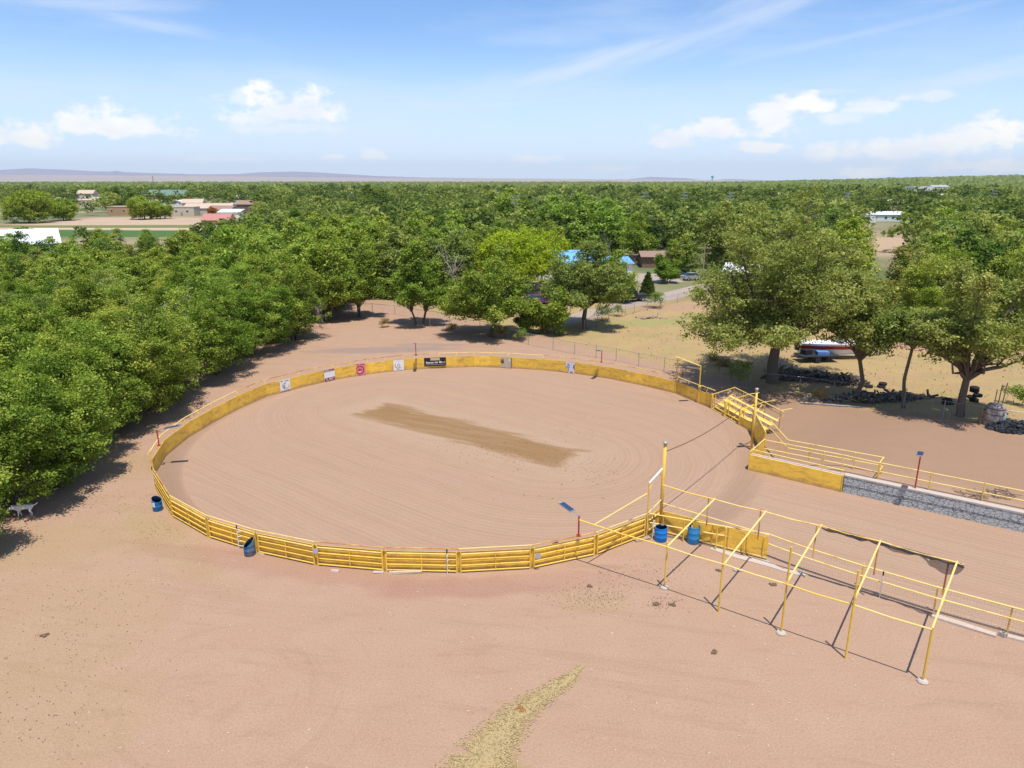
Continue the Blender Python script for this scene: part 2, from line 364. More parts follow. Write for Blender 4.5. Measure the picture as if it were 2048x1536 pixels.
        ter = boxm((WA+WD*24+WN*16).xy, (30, 14), math.atan2(WD.y, WD.x), 2, 3); col = t.mix(t.m('MULTIPLY', ter, .8), col, t.mix(n_mid, (.272, .168, .106), (.310, .193, .122)))
        # straw-coloured zones
        for (c, rad, rot, k) in [(G(330, 1075), (7.5, 1.2), -.75, .35), (G(90, 1250), (6, 5), .3, .2), (G(130, 1090), (7, 3), .3, .3), (G(1180, 1200), (2.0, 1.2), 0, .2),
                                 (G(60, 1450), (5, 4), 0, .2), (G(270, 930), (4, 2.5), .3, .3)]:
            col = t.mix(t.m('MULTIPLY', ell(c, rad, rot), k), col, (.335, .245, .11))
        for (c, rad, rot, k) in [(G(560, 1130), (9, 1.2), -.25, .35), (G(1000, 1170), (8, 1.0), .1, .3), (G(900, 1175), (5, 1), .0, .3)]:
            col = t.mix(t.m('MULTIPLY', ell(c, rad, rot), k), col, (.315, .165, .115))
        for (c, rad, rot, k) in [(G(760, 700), (9, 1.6), .1, .5), (G(860, 690), (5, 1), 0, .4)]:
            col = t.mix(t.m('MULTIPLY', ell(c, rad, rot), k), col, (.20, .17, .16))
        # straw streak stain
        for (q, rad, rot) in [(G(1125, 1368), (1.1, .36), .75), (G(1055, 1414), (1.1, .56), .8), (G(1003, 1470), (1.0, .8), .9), (G(980, 1520), (1.0, .95), .9), (G(1050, 1545), (.9, .3), -.2)]:
            col = t.mix(t.m('MULTIPLY', ell(q, rad, rot, .9, 1.1, .8, t.noise(P2, 1.6, 5, .7)), .6), col, (.34, .24, .105))
        # dry grass beyond the chain-link fence
        fd = (FCc-FA).normalized(); fn = Vector((-fd.y, fd.x, 0))
        sd = t.m('ADD', t.m('MULTIPLY', t.m('SUBTRACT', px, FA.x), fn.x), t.m('MULTIPLY', t.m('SUBTRACT', py, FA.y), fn.y))
        fld = t.smooth(t.m('ADD', sd, t.m('MULTIPLY', t.m('SUBTRACT', n_mid, .5), 3)), -.6, 1.4)
        g1 = t.mix(t.smooth(t.noise(P2, .35, 5, .65), .38, .62), (.37, .25, .13), (.39, .28, .12))
        g1 = t.mix(t.m('MULTIPLY', t.smooth(t.noise(P2, .13, 4, .6), .5, .66), .45), g1, (.24, .24, .09))
        g1 = t.mix(t.m('MULTIPLY', t.smooth(n_fine, .5, .75), .5), g1, (.30, .20, .07))
        col = t.mix(t.m('MULTIPLY', fld, .92), col, g1)
        col = t.mix(t.m('MULTIPLY', ell(G(1290, 645), (8, 3), .2), .6), col, (.27, .27, .10))
        col = t.mix(t.m('MULTIPLY', ell(G(1360, 615), (9, 3), .1), .8), col, (.38, .235, .15))
        col = t.mix(ell(G(1210, 577), (26, 9), .0), col, (.20, .22, .09))
        col = t.mix(ell(G(1310, 537), (30, 12), .0), col, (.20, .22, .09))
        # litter under the grove
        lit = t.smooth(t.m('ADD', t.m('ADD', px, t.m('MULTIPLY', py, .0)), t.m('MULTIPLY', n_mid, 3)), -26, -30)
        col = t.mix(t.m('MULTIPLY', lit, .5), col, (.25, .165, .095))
        # far country
        far = t.smooth(t.m('ADD', py, t.m('MULTIPLY', n_big, 30)), 118, 150)
        fc = t.mix(t.smooth(t.noise(P2, .012, 4), .4, .6), (.12, .15, .06), (.30, .24, .15))
        col = t.mix(far, col, fc)
        tan = boxm((-112, 318), (105, 62), 0, 14, 30, t.noise(P2, .02, 4)); col = t.mix(tan, col, t.mix(t.noise(P2, .05, 4), (.40, .27, .19), (.50, .38, .27)))
        gf = boxm((-122, 262), (75, 17), -.06, 2, 5, t.noise(P2, .03, 3)); col = t.mix(gf, col, (.07, .14, .035))
        gf = boxm((-190, 302), (62, 10), .03, 2, 5, t.noise(P2, .03, 3)); col = t.mix(gf, col, (.16, .18, .06))
        dr = boxm((-105, 287), (110, 3.2), -.05, 1, 4, t.noise(P2, .03, 3)); col = t.mix(dr, col, (.52, .38, .27))
        dr = boxm((117, 217), (26, 30), 0, 8, 12, t.noise(P2, .05, 3)); col = t.mix(dr, col, (.42, .30, .20))
        far2 = t.smooth(py, 5200, 6500); col = t.mix(far2, col, (.40, .29, .20))
        col = t.mix(1, col, t.mix(t.smooth(n_x, .25, .75), g3(.86), g3(1.14)), 'MULTIPLY')
        col = t.mix(t.m('MULTIPLY', t.smooth(n_fine, .56, .70), .30), col, (.22, .145, .085))
        col = t.mix(t.m('MULTIPLY', t.smooth(n_grit, .70, .8), .5), col, (.48, .38, .29))
        col = t.mix(t.m('MULTIPLY', t.smooth(t.noise(P2, 21, 2, .7), .70, .80), .5), col, (.16, .11, .07))
    t.put(b.inputs['Base Color'], col); b.inputs['Roughness'].default_value = .95; b.inputs['Specular IOR Level'].default_value = .1
    bn = t.new('ShaderNodeBump'); bn.inputs['Strength'].default_value = .55; bn.inputs['Distance'].default_value = .07
    t.put(bn.inputs['Height'], hgt); t.put(b.inputs['Normal'], bn.outputs[0]); return m
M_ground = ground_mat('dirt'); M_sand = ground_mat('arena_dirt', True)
M_gravel = mat('pale_gravel', (.36, .29, .235), .95, .12, .8, (.29, .23, .18), .3, .4, obj=False)
# ------------------------------------------------------------------ the setting
def grid_mesh(name, xs, ys, fz):
    xs = np.array(xs); ys = np.array(ys); X, Y = np.meshgrid(xs, ys); Z = fz(X, Y)
    v = np.stack([X, Y, Z], -1).reshape(-1, 3); nx, ny = len(xs), len(ys)
    i = np.arange(nx-1)[None, :]+np.arange(ny-1)[:, None]*nx; i = i.ravel()
    f = np.stack([i, i+1, i+1+nx, i+nx], -1)
    return np_mesh(name, v, f)
def np_mesh(name, v, f, tint=None, smooth=False):
    me = D.meshes.new(name); nv, nf = len(v), len(f); k = f.shape[1]
    me.vertices.add(nv); me.vertices.foreach_set('co', v.astype(np.float32).ravel())
    me.loops.add(nf*k); me.loops.foreach_set('vertex_index', f.astype(np.int32).ravel())
    me.polygons.add(nf); me.polygons.foreach_set('loop_start', np.arange(nf, dtype=np.int32)*k)
    if smooth: me.polygons.foreach_set('use_smooth', np.ones(nf, bool))
    if tint is not None:
        a = me.attributes.new('tint', 'FLOAT', 'FACE'); a.data.foreach_set('value', tint.astype(np.float32))
    me.update(calc_edges=True); me.validate(); return me
tk = [0, 40, 100, 200, 500, 1200, 3000, 8000, 40000]
xs = sorted(set([-q for q in tk]+tk)); ys = [-400, -50, 0, 40, 100, 200, 500, 1200, 3000, 6000, 8000, 40000]
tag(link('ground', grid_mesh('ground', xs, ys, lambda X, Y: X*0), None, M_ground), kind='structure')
# raised ground behind the retaining wall
ns = list(np.arange(.3, 14, .7))+list(np.arange(14, 64, 3)); ts = list(np.arange(-14, 70, 1.0))
vv = []; 
for n_ in ns:
    for t_ in ts:
        p = WA+WD*t_+WN*n_; h = terr(p.x, p.y); vv.append((p.x, p.y, h if h > .004 else -.05))
fi = [(j*len(ts)+i, j*len(ts)+i+1, (j+1)*len(ts)+i+1, (j+1)*len(ts)+i) for j in range(len(ns)-1) for i in range(len(ts)-1)]
me = D.meshes.new('raised_ground'); me.from_pydata(vv, [], fi); me.polygons.foreach_set('use_smooth', [True]*len(fi)); me.update()
tag(link('raised_ground', me, None, M_ground), kind='structure')
# ring posts
NEAR = [(1291, 1072), (1191, 1111), (1064, 1138), (918, 1146), (770, 1143), (633, 1131), (516, 1106), (418, 1075), (345, 1033), (311, 975)]
FARP = [(311, 951), (327, 917), (350, 900), (375, 877.5), (410, 855), (512, 800), (562, 785), (667, 760), (707, 752.5), (787, 742.5), (829.5, 738),
        (979.5, 733), (1024, 737), (1116, 742.5), (1184, 752.5), (1249, 762.5), (1350, 787)]
nearW = [G(*p) for p in NEAR]; farW = [G(*p) for p in FARP]
def resample(pts, step):
    seg = [0]
    for a, b in zip(pts, pts[1:]): seg.append(seg[-1]+(b-a).length)
    n = max(1, round(seg[-1]/step)); out = []
    for k in range(n+1):
        s = seg[-1]*k/n; i = max(j for j in range(len(seg)) if seg[j] <= s+1e-9); i = min(i, len(pts)-2)
        out.append(pts[i].lerp(pts[i+1], (s-seg[i])/(seg[i+1]-seg[i])))
    return out
farW = resample(farW, 3.66); pA, pB, pC = farW[-1], G(1395, 806), G(1422, 817)
ring_poly = nearW+farW+[pB, pC, G(1503, 864), G(1512, 905), WA, G(1320, 1064)]
arena = MB()
arena.add([(p.x, p.y, .008) for p in ring_poly], [tuple(range(len(ring_poly)-1, -1, -1))])
LN0, LN1 = G(1320, 1062), G(2048, 1240)
laneW = [WA-WD*3, WA+WD*50, G(1320, 1062)+WD*50, G(1320, 1062)-WD*.3]
arena.add([(p.x, p.y, .004) for p in laneW], [(3, 2, 1, 0)])
tag(arena.build('arena_floor', M_sand), kind='structure')
def sheet(name, px, mat_, z=.006, kind='structure'):
    b = MB(); b.add([(p.x, p.y, z) for p in (G(*q) for q in px)], [tuple(range(len(px)))]); return tag(b.build(name, mat_), kind=kind)
sheet('driveway', [(1100, 660), (1205, 632), (1260, 615), (1340, 601), (1400, 585), (1500, 560), (1500, 552), (1390, 570), (1330, 585), (1255, 600), (1215, 610), (1100, 640)], M_gravel)
sheet('forecourt', [(1245, 565), (1340, 567), (1420, 556), (1350, 548), (1270, 547), (1215, 552)], M_gravel, .010)
# hills and desert on the horizon
M_hill = mat('far_hills', (.22, .20, .26), 1, .2, .0006, (.30, .22, .17), .35, .0011, obj=False)  # lavender cast of distance haze mixed into the hills' base colour
M_desert = mat('far_desert', (.32, .27, .25), 1, .12, .0009, (.20, .19, .15), .34, .0022, obj=False)
def ridge(name, prof, yc, front, back, mat_, amp, seed):
    rng = np.random.RandomState(seed); pr = [AT(px, py, yc) for px, py in prof]
    xs = np.linspace(pr[0].x, pr[-1].x, 240); hz = np.interp(xs, [p.x for p in pr], [p.z for p in pr])
    rows = [(yc-front, 0), (yc-front*.75, .12), (yc-front*.5, .38), (yc-front*.25, .72), (yc, 1), (yc+back, .3)]
    v = []
    for (y, k) in rows:
        j = rng.normal(0, amp, 240); j = np.convolve(j, [.25, .5, .25], 'same') if k else j*0
        for i, x in enumerate(xs): v.append((x*y/yc if True else x, y, max(-4, hz[i]*k+(j[i] if k < 1 else j[i]*.12))-(5 if k == 0 else 0)))
    n = 240; f = [(r*n+i, r*n+i+1, (r+1)*n+i+1, (r+1)*n+i) for r in range(len(rows)-1) for i in range(n-1)]
    me = D.meshes.new(name); me.from_pydata(v, [], f); me.polygons.foreach_set('use_smooth', [True]*len(f)); me.update()
    return tag(link(name, me, None, mat_), kind='structure')
ridge('hills', [(-250, 342), (0, 340), (60, 336.5), (110, 338.5), (200, 343), (224, 343), (229, 341), (236, 341.5), (244, 344), (300, 346), (400, 348.5), (470, 348.3), (520, 344.5), (590, 343), (640, 345), (720, 350), (760, 352),
     (850, 355), (1000, 357), (1120, 357.5), (1250, 359), (1285, 355.5), (1300, 353.5), (1325, 354.5), (1380, 357), (1405, 360), (1430, 360), (1460, 357.5), (1500, 359.5), (1560, 361.5), (1640, 362)], 20000, 3500, 4000, M_hill, 12, 3)
ridge('desert', [(-250, 348), (0, 349.5), (150, 350), (300, 351.5), (470, 352.5), (620, 354.5), (760, 356), (900, 356.5), (1050, 357.5), (1180, 358.5), (1300, 359), (1450, 360.3), (1600, 361.5)], 10000, 3800, 3000, M_desert, 3, 5)
# ------------------------------------------------------------------ arena wall
def inward(p): d = (RC-p); d.z = 0; return d.normalized()
npanel = 0
ORD = ['first', 'second', 'third', 'fourth', 'fifth', 'sixth', 'seventh', 'eighth', 'ninth', 'tenth', 'eleventh', 'twelfth', 'thirteenth', 'fourteenth', 'fifteenth', 'sixteenth', 'seventeenth', 'eighteenth', 'nineteenth', 'twentieth', 'twenty-first', 'twenty-second', 'twenty-third', 'twenty-fourth']
ORD += [f"{n}{'st' if n % 10 == 1 else 'nd' if n % 10 == 2 else 'rd' if n % 10 == 3 else 'th'}" for n in range(25, 120)]
def pipe_panel(a, b, label, rustrail=False, rz0=1.32):
    t = thing('fence_panel', label, 'fence panel', (a+b)/2, 'yellow pipe panels round the near side of the arena')
    d = (b-a).normalized(); inn = inward((a+b)/2); L = (b-a).length
    sag = random.uniform(-.02, .03)
    bo = MB(); bo.beam(a+inn*.10+Vector((0, 0, .56)), b+inn*.10+Vector((0, 0, .56+sag)), .03, 1.06)
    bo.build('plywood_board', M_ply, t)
    for z in (.1, .41, .72, 1.02): MB().tube(a+d*.1+Vector((0, 0, z)), b-d*.1+Vector((0, 0, z)), .034).build('rail', M_pipe2 if z > 1 else M_pipe, t)
    for q, s in ((a, 1), (b, -1)):
        MB().box(q+d*s*.1+Vector((0, 0, .58)), (.07, .07, 1.16), math.atan2(d.y, d.x)).build('post', M_pipe, t)
    MB().box((a+b)/2+Vector((0, 0, .54)), (.05, .05, .98), math.atan2(d.y, d.x)).build('brace', M_pipe, t)
    g = MB(); g.tube(a+Vector((0, 0, rz0)), b+Vector((0, 0, rz0)), .026); g.build('guard_rail', M_rust if rustrail else M_pipe2, t)
    s = MB(); s.tube(a+Vector((0, 0, 1.16)), a+Vector((0, 0, rz0)), .025); s.build('stub', M_pipe, t)
    return t
for i in range(len(nearW)-1):
    pipe_panel(nearW[i], nearW[i+1], f'yellow pipe-rail panel backed with plywood, {ORD[i]} going clockwise from the tall near pole' if i else 'yellow pipe-rail panel meeting the narrow gateway beside the tall near pole', i in (1, 3, 4, 8))
GNAMES = {}
def ply_panel(a, b, label, rail, outward_rail=.22, zr=1.5, h=1.16, parts=2):
    t = thing('wall_panel', label, 'wall panel', (a+b)/2, 'yellow plywood panels of the arena wall')
    d = (b-a).normalized(); inn = inward((a+b)/2); o = -inn*.06; k = (b-a).length
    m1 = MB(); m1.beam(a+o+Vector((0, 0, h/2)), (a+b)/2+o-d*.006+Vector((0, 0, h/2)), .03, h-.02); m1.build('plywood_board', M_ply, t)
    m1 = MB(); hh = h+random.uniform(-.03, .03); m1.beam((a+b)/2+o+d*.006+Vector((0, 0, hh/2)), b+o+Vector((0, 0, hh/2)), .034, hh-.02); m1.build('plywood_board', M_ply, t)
    MB().tube(a-inn*.12, a-inn*.12+Vector((0, 0, h+.05)), .045).build('post', M_pipe, t)
    MB().tube(a-inn*(.06+outward_rail)+Vector((0, 0, zr)), b-inn*(.06+outward_rail)+Vector((0, 0, zr)), .034).build('guard_rail', rail, t)
    for q in (a, (a+b)/2):
        MB().path([q-inn*.12+Vector((0, 0, h-.05)), q-inn*.12+Vector((0, 0, h+.1)), q-inn*(.06+outward_rail)+Vector((0, 0, zr))], .022, 5).build('stub', M_pipe, t)
    return t
nF = len(farW)-1
for i in range(nF):
    mx = (farW[i]+farW[i+1])/2; rail = M_pipe2 if (i < 4 or i > nF-8 and i < nF-4) else M_rust
    ply_panel(farW[i], farW[i+1], f'yellow plywood wall panel, {ORD[i] if i < 24 else str(i+1)+"th"} going clockwise from where the pipe rails stop on the left', rail)
ply_panel(pA, pB, 'yellow plywood wall panel under the tall yellow gateway frame on the right', M_pipe2)
ply_panel(pB, pC, 'short yellow plywood panel between the gateway frame and the bleachers', M_pipe2, zr=1.55)
# tall gateway frame
t = thing('gateway_frame', 'tall yellow pipe goalpost frame rising over the arena wall left of the bleachers', 'frame', pA)
for q, n_ in ((pA, 0), (pB, 1)): 
    iq = -inward(q)*.05; MB().tube(q+iq, q+iq+Vector((0, 0, 3.35)), .055, 8).build('upright', M_pipe, t)
MB().tube(pA+Vector((-.1, .1, 3.38)), pB+Vector((0, 0, 3.32)), .06, 8).build('crossbar', M_pipe2, t)
for a, b in ((pA, pB), (pB, pA)):
    MB().tube(a.lerp(b, .12)+Vector((0, 0, 3.33)), a.lerp(b, .015)+Vector((0, 0, 2.95)), .03).build('brace', M_pipe, t)
# ------------------------------------------------------------------ solar lamps
def solar_lamp(p, z0, z1, direc, label, grp='solar lamps on red posts round the arena', post=M_red, head=1.15, arm=.45, tilt=.18):
    p = Vector((p.x, p.y, z0)); t = thing('solar_lamp', label, 'lamp', p, grp)
    MB().tube(p, p+Vector((0, 0, z1-z0)), .042, 8).build('post', post, t)
    MB().box(p+Vector((0, 0, .03)), (.2, .2, .05)).build('foot_plate', post, t)
    d = Vector((direc.x, direc.y, 0)).normalized(); top = p+Vector((0, 0, z1-z0))
    e = top+d*arm+Vector((0, 0, tilt*arm))
    MB().tube(top-Vector((0, 0, .02)), e, .022, 6).build('arm', M_steel, t)
    hd = MB().beam(e, e+d*head+Vector((0, 0, tilt*head)), .34, .05).build('lamp_head', M_steel, t)
    MB().beam(e+d*.05+Vector((0, 0, .032+tilt*.05)), e+d*(head-.1)+Vector((0, 0, .032+tilt*(head-.1))), .30, .012).build('solar_panel', M_solar, hd)
    return t
def onring(px, py, z): return G(px, py, z)
solar_lamp(G(1157, 1072, 1.34), 1.34, 2.45, Vector((-.75, .9, 0)), 'solar lamp on a short red post on the near rail, dark panel over the arena', head=.9)
solar_lamp(G(318, 890, 1.55), 1.5, 2.6, Vector((1, .12, 0)), 'solar lamp on a leaning red post on the left side of the arena wall', head=1.1)
solar_lamp(G(832, 710, 1.55), 1.5, 2.75, Vector((.08, -1, 0)), 'solar lamp on a dark red post on the far rail left of the black sign')
solar_lamp(G(1203, 724, 1.55), 1.5, 2.7, Vector((-.5, -1, 0)), 'solar lamp on a red post on the far rail right of the pictorial banner')
solar_lamp(G(1399, 772, 1.55), 1.5, 3.1, Vector((-1, -.2, 0)), 'solar lamp beside the right upright of the yellow gateway frame', post=M_pipe, head=.8)
# ------------------------------------------------------------------ banners on the far wall
def wall_pt(px):
    L = FARP; 
    for a, b in zip(L, L[1:]):
        if a[0] <= px <= b[0]: k = (px-a[0])/(b[0]-a[0]); return G(px, a[1]+k*(b[1]-a[1]))
def flat_mat(name, c, **k): return mat(name, c, .6, .05, 5, **k)
M_pink = flat_mat('pink_vinyl', (.72, .20, .25)); M_maroon = flat_mat('maroon_ink', (.24, .02, .05)); M_ink = flat_mat('black_ink', (.02, .02, .025))
M_lines = flat_mat('grey_ink', (.18, .17, .18)); M_vinyl = flat_mat('white_vinyl', (.80, .78, .76)); M_beige = flat_mat('beige_vinyl', (.52, .43, .30)); M_gold = flat_mat('gold_ink', (.66, .48, .16))
M_orange = flat_mat('orange_ink', (.60, .19, .07)); M_palebl = flat_mat('pale_blue_ink', (.62, .64, .78)); M_brown = flat_mat('dark_brown_ink', (.12, .05, .03)); M_greyp = flat_mat('grey_ink_light', (.45, .42, .36))
def banner(x0, x1, z0, z1, base, label, draw):
    a, b = wall_pt(x0), wall_pt(x1); inn = inward((a+b)/2); a = a+inn*.10; b = b+inn*.10; d = (b-a); W = d.length; d.normalize(); H = z1-z0
    t = thing('banner', label, 'banner', (a+b)/2+Vector((0, 0, z0)), 'printed banners hung on the arena wall')
    MB().beam(a+Vector((0, 0, (z0+z1)/2)), b+Vector((0, 0, (z0+z1)/2)), .012, H, ).build('sheet', base, t)
    layers = {}
    def P(u, v, k=0): return a+d*(u*W)+Vector((0, 0, z0+v*H))+inn*(.010+.003*k)
    def poly(m, pts, k=1, nm='print'):
        layers.setdefault((m.name, k, nm), (m, MB()))[1].add([P(u, v, k) for u, v in pts], [tuple(range(len(pts)))])
    def ring(m, cu, cv, r0, r1, k=1, a0=0, a1=360, asp=None, n=28, nm='print'):
        asp = asp or W/H; p = []
        for i in range(n):
            A, B = R(a0+(a1-a0)*i/n), R(a0+(a1-a0)*(i+1)/n)
            poly(m, [(cu+r0*math.cos(A)/asp, cv+r0*math.sin(A)), (cu+r1*math.cos(A)/asp, cv+r1*math.sin(A)), (cu+r1*math.cos(B)/asp, cv+r1*math.sin(B)), (cu+r0*math.cos(B)/asp, cv+r0*math.sin(B))], k, nm)
    def script(m, u0, u1, v0, v1, n, k=1, seed=1, nm='lettering'):
        rr = random.Random(seed); u = u0; w_ = (u1-u0)/n
        for i in range(n):
            if rr.random() > .12:
                hh = (v1-v0)*rr.choice((.7, .7, 1)); poly(m, [(u, v0), (u+w_*.72, v0), (u+w_*.72, v0+hh), (u, v0+hh)], k, nm)
            u += w_
    draw(poly, ring, script)
    for (m, mb) in layers.values(): pass
    for (mn, k, nm), (m, mb) in layers.items(): mb.build(nm, m, t)
    return t
def d_horse(poly, ring, script):
    script(M_ink, .08, .92, .86, .94, 11, seed=3); script(M_ink, .05, .95, .03, .10, 13, seed=4)
    ring(M_lines, .42, .48, .17, .21, 1, 60, 250); ring(M_lines, .70, .38, .15, .19, 1, 200, 400); ring(M_lines, .40, .42, .08, .12, 1, 0, 300)
    poly(M_lines, [(.36, .2), (.42, .2), (.44, .5), (.38, .5)]); poly(M_lines, [(.28, .2), (.52, .2), (.52, .24), (.28, .24)]); poly(M_lines, [(.45, .62), (.56, .78), (.60, .76), (.50, .60)])
banner(560, 580, .1, 1.14, M_vinyl, 'white banner with a sketched horse head, leftmost of the banners', d_horse)
def d_red(poly, ring, script):
    poly(M_maroon, [(.02, .80), (.98, .80), (.98, .98), (.02, .98)]); poly(M_maroon, [(.02, .02), (.98, .02), (.98, .28), (.02, .28)])
    script(M_vinyl, .1, .9, .84, .92, 9, 2, 5); script(M_vinyl, .12, .88, .16, .24, 7, 2, 6); script(M_vinyl, .2, .8, .06, .13, 7, 2, 7)
banner(648.5, 669.5, .06, 1.2, M_vinyl, 'white banner with dark red bands along its top and bottom', d_red)
def d_pink(poly, ring, script):
    ring(M_maroon, .5, .44, .30, .37); script(M_maroon, .05, .42, .88, .96, 5, 1, 8); script(M_maroon, .58, .96, .88, .97, 5, 1, 9)
    poly(M_maroon, [(.30, .42), (.70, .42), (.70, .50), (.30, .50)]); poly(M_maroon, [(.47, .30), (.53, .30), (.52, .64), (.48, .64)]); script(M_vinyl, .40, .6, .26, .34, 3, 2, 3)
banner(708.5, 730.5, .06, 1.22, M_pink, 'pink banner with a round dark red emblem', d_pink)
def d_shoe(poly, ring, script):
    ring(M_lines, .45, .52, .26, .32, 1, 150, 300); ring(M_lines, .50, .50, .10, .14, 1, 0, 360); ring(M_lines, .58, .40, .16, .20, 1, 270, 350)
    script(M_lines, .25, .8, .08, .13, 9, 1, 11); script(M_palebl, .3, .7, .86, .94, 6, 1, 12)
banner(787, 807.5, .06, 1.14, M_vinyl, 'white banner with a thin grey horseshoe-shaped sketch', d_shoe)
def d_black(poly, ring, script):
    poly(M_beige, [(.29, .66), (.72, .66), (.72, .97), (.29, .97)]); script(M_gold, .34, .68, .74, .88, 7, 2, 13)
    script(M_vinyl, .04, .44, .32, .54, 8, 1, 14); script(M_vinyl, .48, .95, .34, .56, 9, 1, 15); script(M_greyp, .07, .94, .15, .22, 26, 1, 16)
banner(848.5, 892, .28, 1.16, M_ink, 'long black sign with white lettering and a small tan plate', d_black)
def d_beige(poly, ring, script):
    for u in (.02, .96): poly(M_brown, [(u, .02), (u+.03, .02), (u+.03, .98), (u, .98)])
    for u in (.08, .84): poly(M_greyp, [(u, .1), (u+.10, .1), (u+.09, .8), (u+.02, .8)]); poly(M_vinyl, [(u+.03, .62), (u+.07, .62), (u+.07, .9), (u+.03, .9)], 2)
    for i in range(6):
        u = .35+i*.05; poly(M_ink, [(u, .42), (u+.045, .42), (u+.040, .66), (u+.028, .84), (u+.015, .84), (u+.004, .62)], 2, 'figures')
    poly(M_greyp, [(.2, .02), (.8, .02), (.66, .14), (.5, .18), (.36, .12)], 1); script(M_greyp, .36, .66, .3, .36, 10, 1, 17)
banner(979.5, 1024, .04, 1.16, M_beige, 'beige banner with a row of small dark standing figures', d_beige)
def d_pict(poly, ring, script):
    poly(M_brown, [(0, .3), (0, .95), (.04, .8), (.09, .6), (.07, .3)]); poly(M_orange, [(0, .02), (.16, .02), (.16, .30), (.10, .5), (0, .5)], 2); poly(M_brown, [(1, .3), (1, .8), (.95, .85), (.92, .55)])
    ring(M_gold, .5, .28, 0, .25, 1); ring(M_lines, .5, .28, .25, .29, 2); poly(M_orange, [(.72, 0), (.9, 0), (.9, .14), (.76, .18)], 2)
    poly(M_ink, [(.33, .70), (.40, .72), (.39, .86), (.33, .84)], 2); poly(M_ink, [(.58, .64), (.64, .66), (.66, .84), (.60, .82)], 2); ring(M_lines, .30, .64, .08, .12, 2, 120, 330); ring(M_lines, .66, .62, .09, .13, 2, 200, 420)
    poly(M_vinyl, [(.16, .02), (.28, .02), (.26, .3), (.18, .3)], 2)
banner(1116.5, 1149.5, .04, 1.14, M_palebl, 'pale blue pictorial banner with a golden disc, rightmost of the banners', d_pict)
# ------------------------------------------------------------------ bleachers on the right of the ring
P0, P1 = G(1422, 817), G(1503, 864); bd = (P1-P0).normalized(); bo_ = Vector((-bd.y, bd.x, 0)); bL = (P1-P0).length
if bo_.x < 0: bo_ = -bo_
t = thing('bleachers', 'yellow pipe and plank bleachers stepping up behind the arena edge on the right', 'bleachers', P0)
V = lambda s_, n_, z_: P0+bd*s_+bo_*n_+Vector((0, 0, z_))
for s_, wd in ((.05, .12), (bL*.36, .16), (bL*.72, .16)):
    MB().beam(V(s_, 0, 0), V(s_, 0, 1.3), wd, .14, up=bd).build('front_post', M_pipe, t)
    MB().beam(V(s_, .3, 0), V(s_, .3, 1.2), .07, .07, up=bd).build('front_post', M_pipe, t)
for k, (n_, z_) in enumerate(((.55, .45), (1.05, .75), (1.55, 1.05))):
    MB().beam(V(.2, n_, z_), V(bL+.9, n_, z_), .26, .05).build('bench_plank', M_pipe2, t)
    MB().beam(V(.2, n_-.3, z_-.28), V(bL+.9, n_-.3, z_-.28), .2, .045).build('foot_plank', M_pipe, t)
for z_, n_ in ((.28, .02), (.62, .02), (.98, .02)): MB().tube(V(.1, n_, z_), V(bL*.74, n_, z_), .028).build('front_rail', M_pipe, t)
for s_ in (.1, bL*.25, bL*.5, bL*.75, bL+.5):
    MB().tube(V(s_, .1, .05), V(s_, 2.0, 1.15), .035).build('stringer', M_pipe, t)
    MB().tube(V(s_, 2.0, 0), V(s_, 2.0, 1.75), .035).build('rear_post', M_pipe, t)
for z_ in (1.4, 1.75): MB().tube(V(.1, 2.0, z_), V(bL+.9, 2.0, z_), .032).build('rear_rail', M_pipe2, t)
for s_ in (.1, bL*.36, bL*.72): MB().tube(V(s_, 0, 1.28), V(s_, 2.0, 1.72), .03).build('end_rail', M_pipe, t)
for s_ in (bL*.36, bL*.72, bL+.5): MB().tube(V(s_, 2.0, 1.72), V(s_, 3.0, 1.80), .028).build('outrigger', M_pipe2, t)
MB().tube(P0+Vector((0, 0, .06)), P1+Vector((0, 0, .06)), .04).build('base_pipe', M_pipe2, t)
MB().tube(P0+bo_*.25+Vector((0, 0, .06)), P1+bo_*.25+Vector((0, 0, .06)), .04).build('base_pipe', M_pipe, t)
# wing walls between the bleachers and the lane
Wq = G(1530, 879, 1.25); Wq.z = 0
def wing(a, b, label, h, off=Vector((0, 0, 0))):
    t = thing('wing_wall', label, 'wall', (a+b)/2, 'yellow wing walls at the mouth of the lane')
    MB().beam(a+Vector((0, 0, h/2)), b+Vector((0, 0, h/2)), .05, h).build('plywood_board', M_ply, t)
    for q in (a, b): MB().tube(q, q+Vector((0, 0, h+.06)), .05).build('post', M_pipe, t)
    MB().tube(a+Vector((0, 0, h+.05)), b+Vector((0, 0, h+.05)), .04).build('top_rail', M_pipe2, t); return t
P2 = V(bL*.74, .0, 0)
wing(P2, P1, 'low yellow board below the last bleacher bay beside the tall far pole', .7)
wing(P1, Wq, 'tall yellow board wall running from the tall far pole towards the lane', 1.75)
wing(Wq, WA+WN*.05, 'short yellow board wall closing the left end of the retaining wall', 1.25)
FPB = G(1502, 900); 
t = thing('utility_pole', 'tall yellow pole with a silver cap beside the bleachers, far end of the cable', 'pole', FPB, 'tall yellow poles carrying the cable over the lane')
MB().path([FPB, FPB+Vector((.02, 0, 2.2)), FPB+Vector((0, 0, 4.45))], [.09, .08, .075], 10).build('shaft', M_pipe, t, True)
MB().lathe(FPB+Vector((0, 0, 4.45)), [(.09, 0), (.13, .04), (.13, .12), (.05, .17)], 12).build('cap', M_steel, t)
MB().tube(FPB+Vector((-.05, 0, 2.7)), FPB+Vector((.8, .9, 3.1)), .03).build('brace', M_pipe2, t)
MB().tube(FPB+Vector((-.05, 0, 3.7)), FPB+Vector((1.0, .9, 3.0)), .03).build('brace', M_pipe2, t)
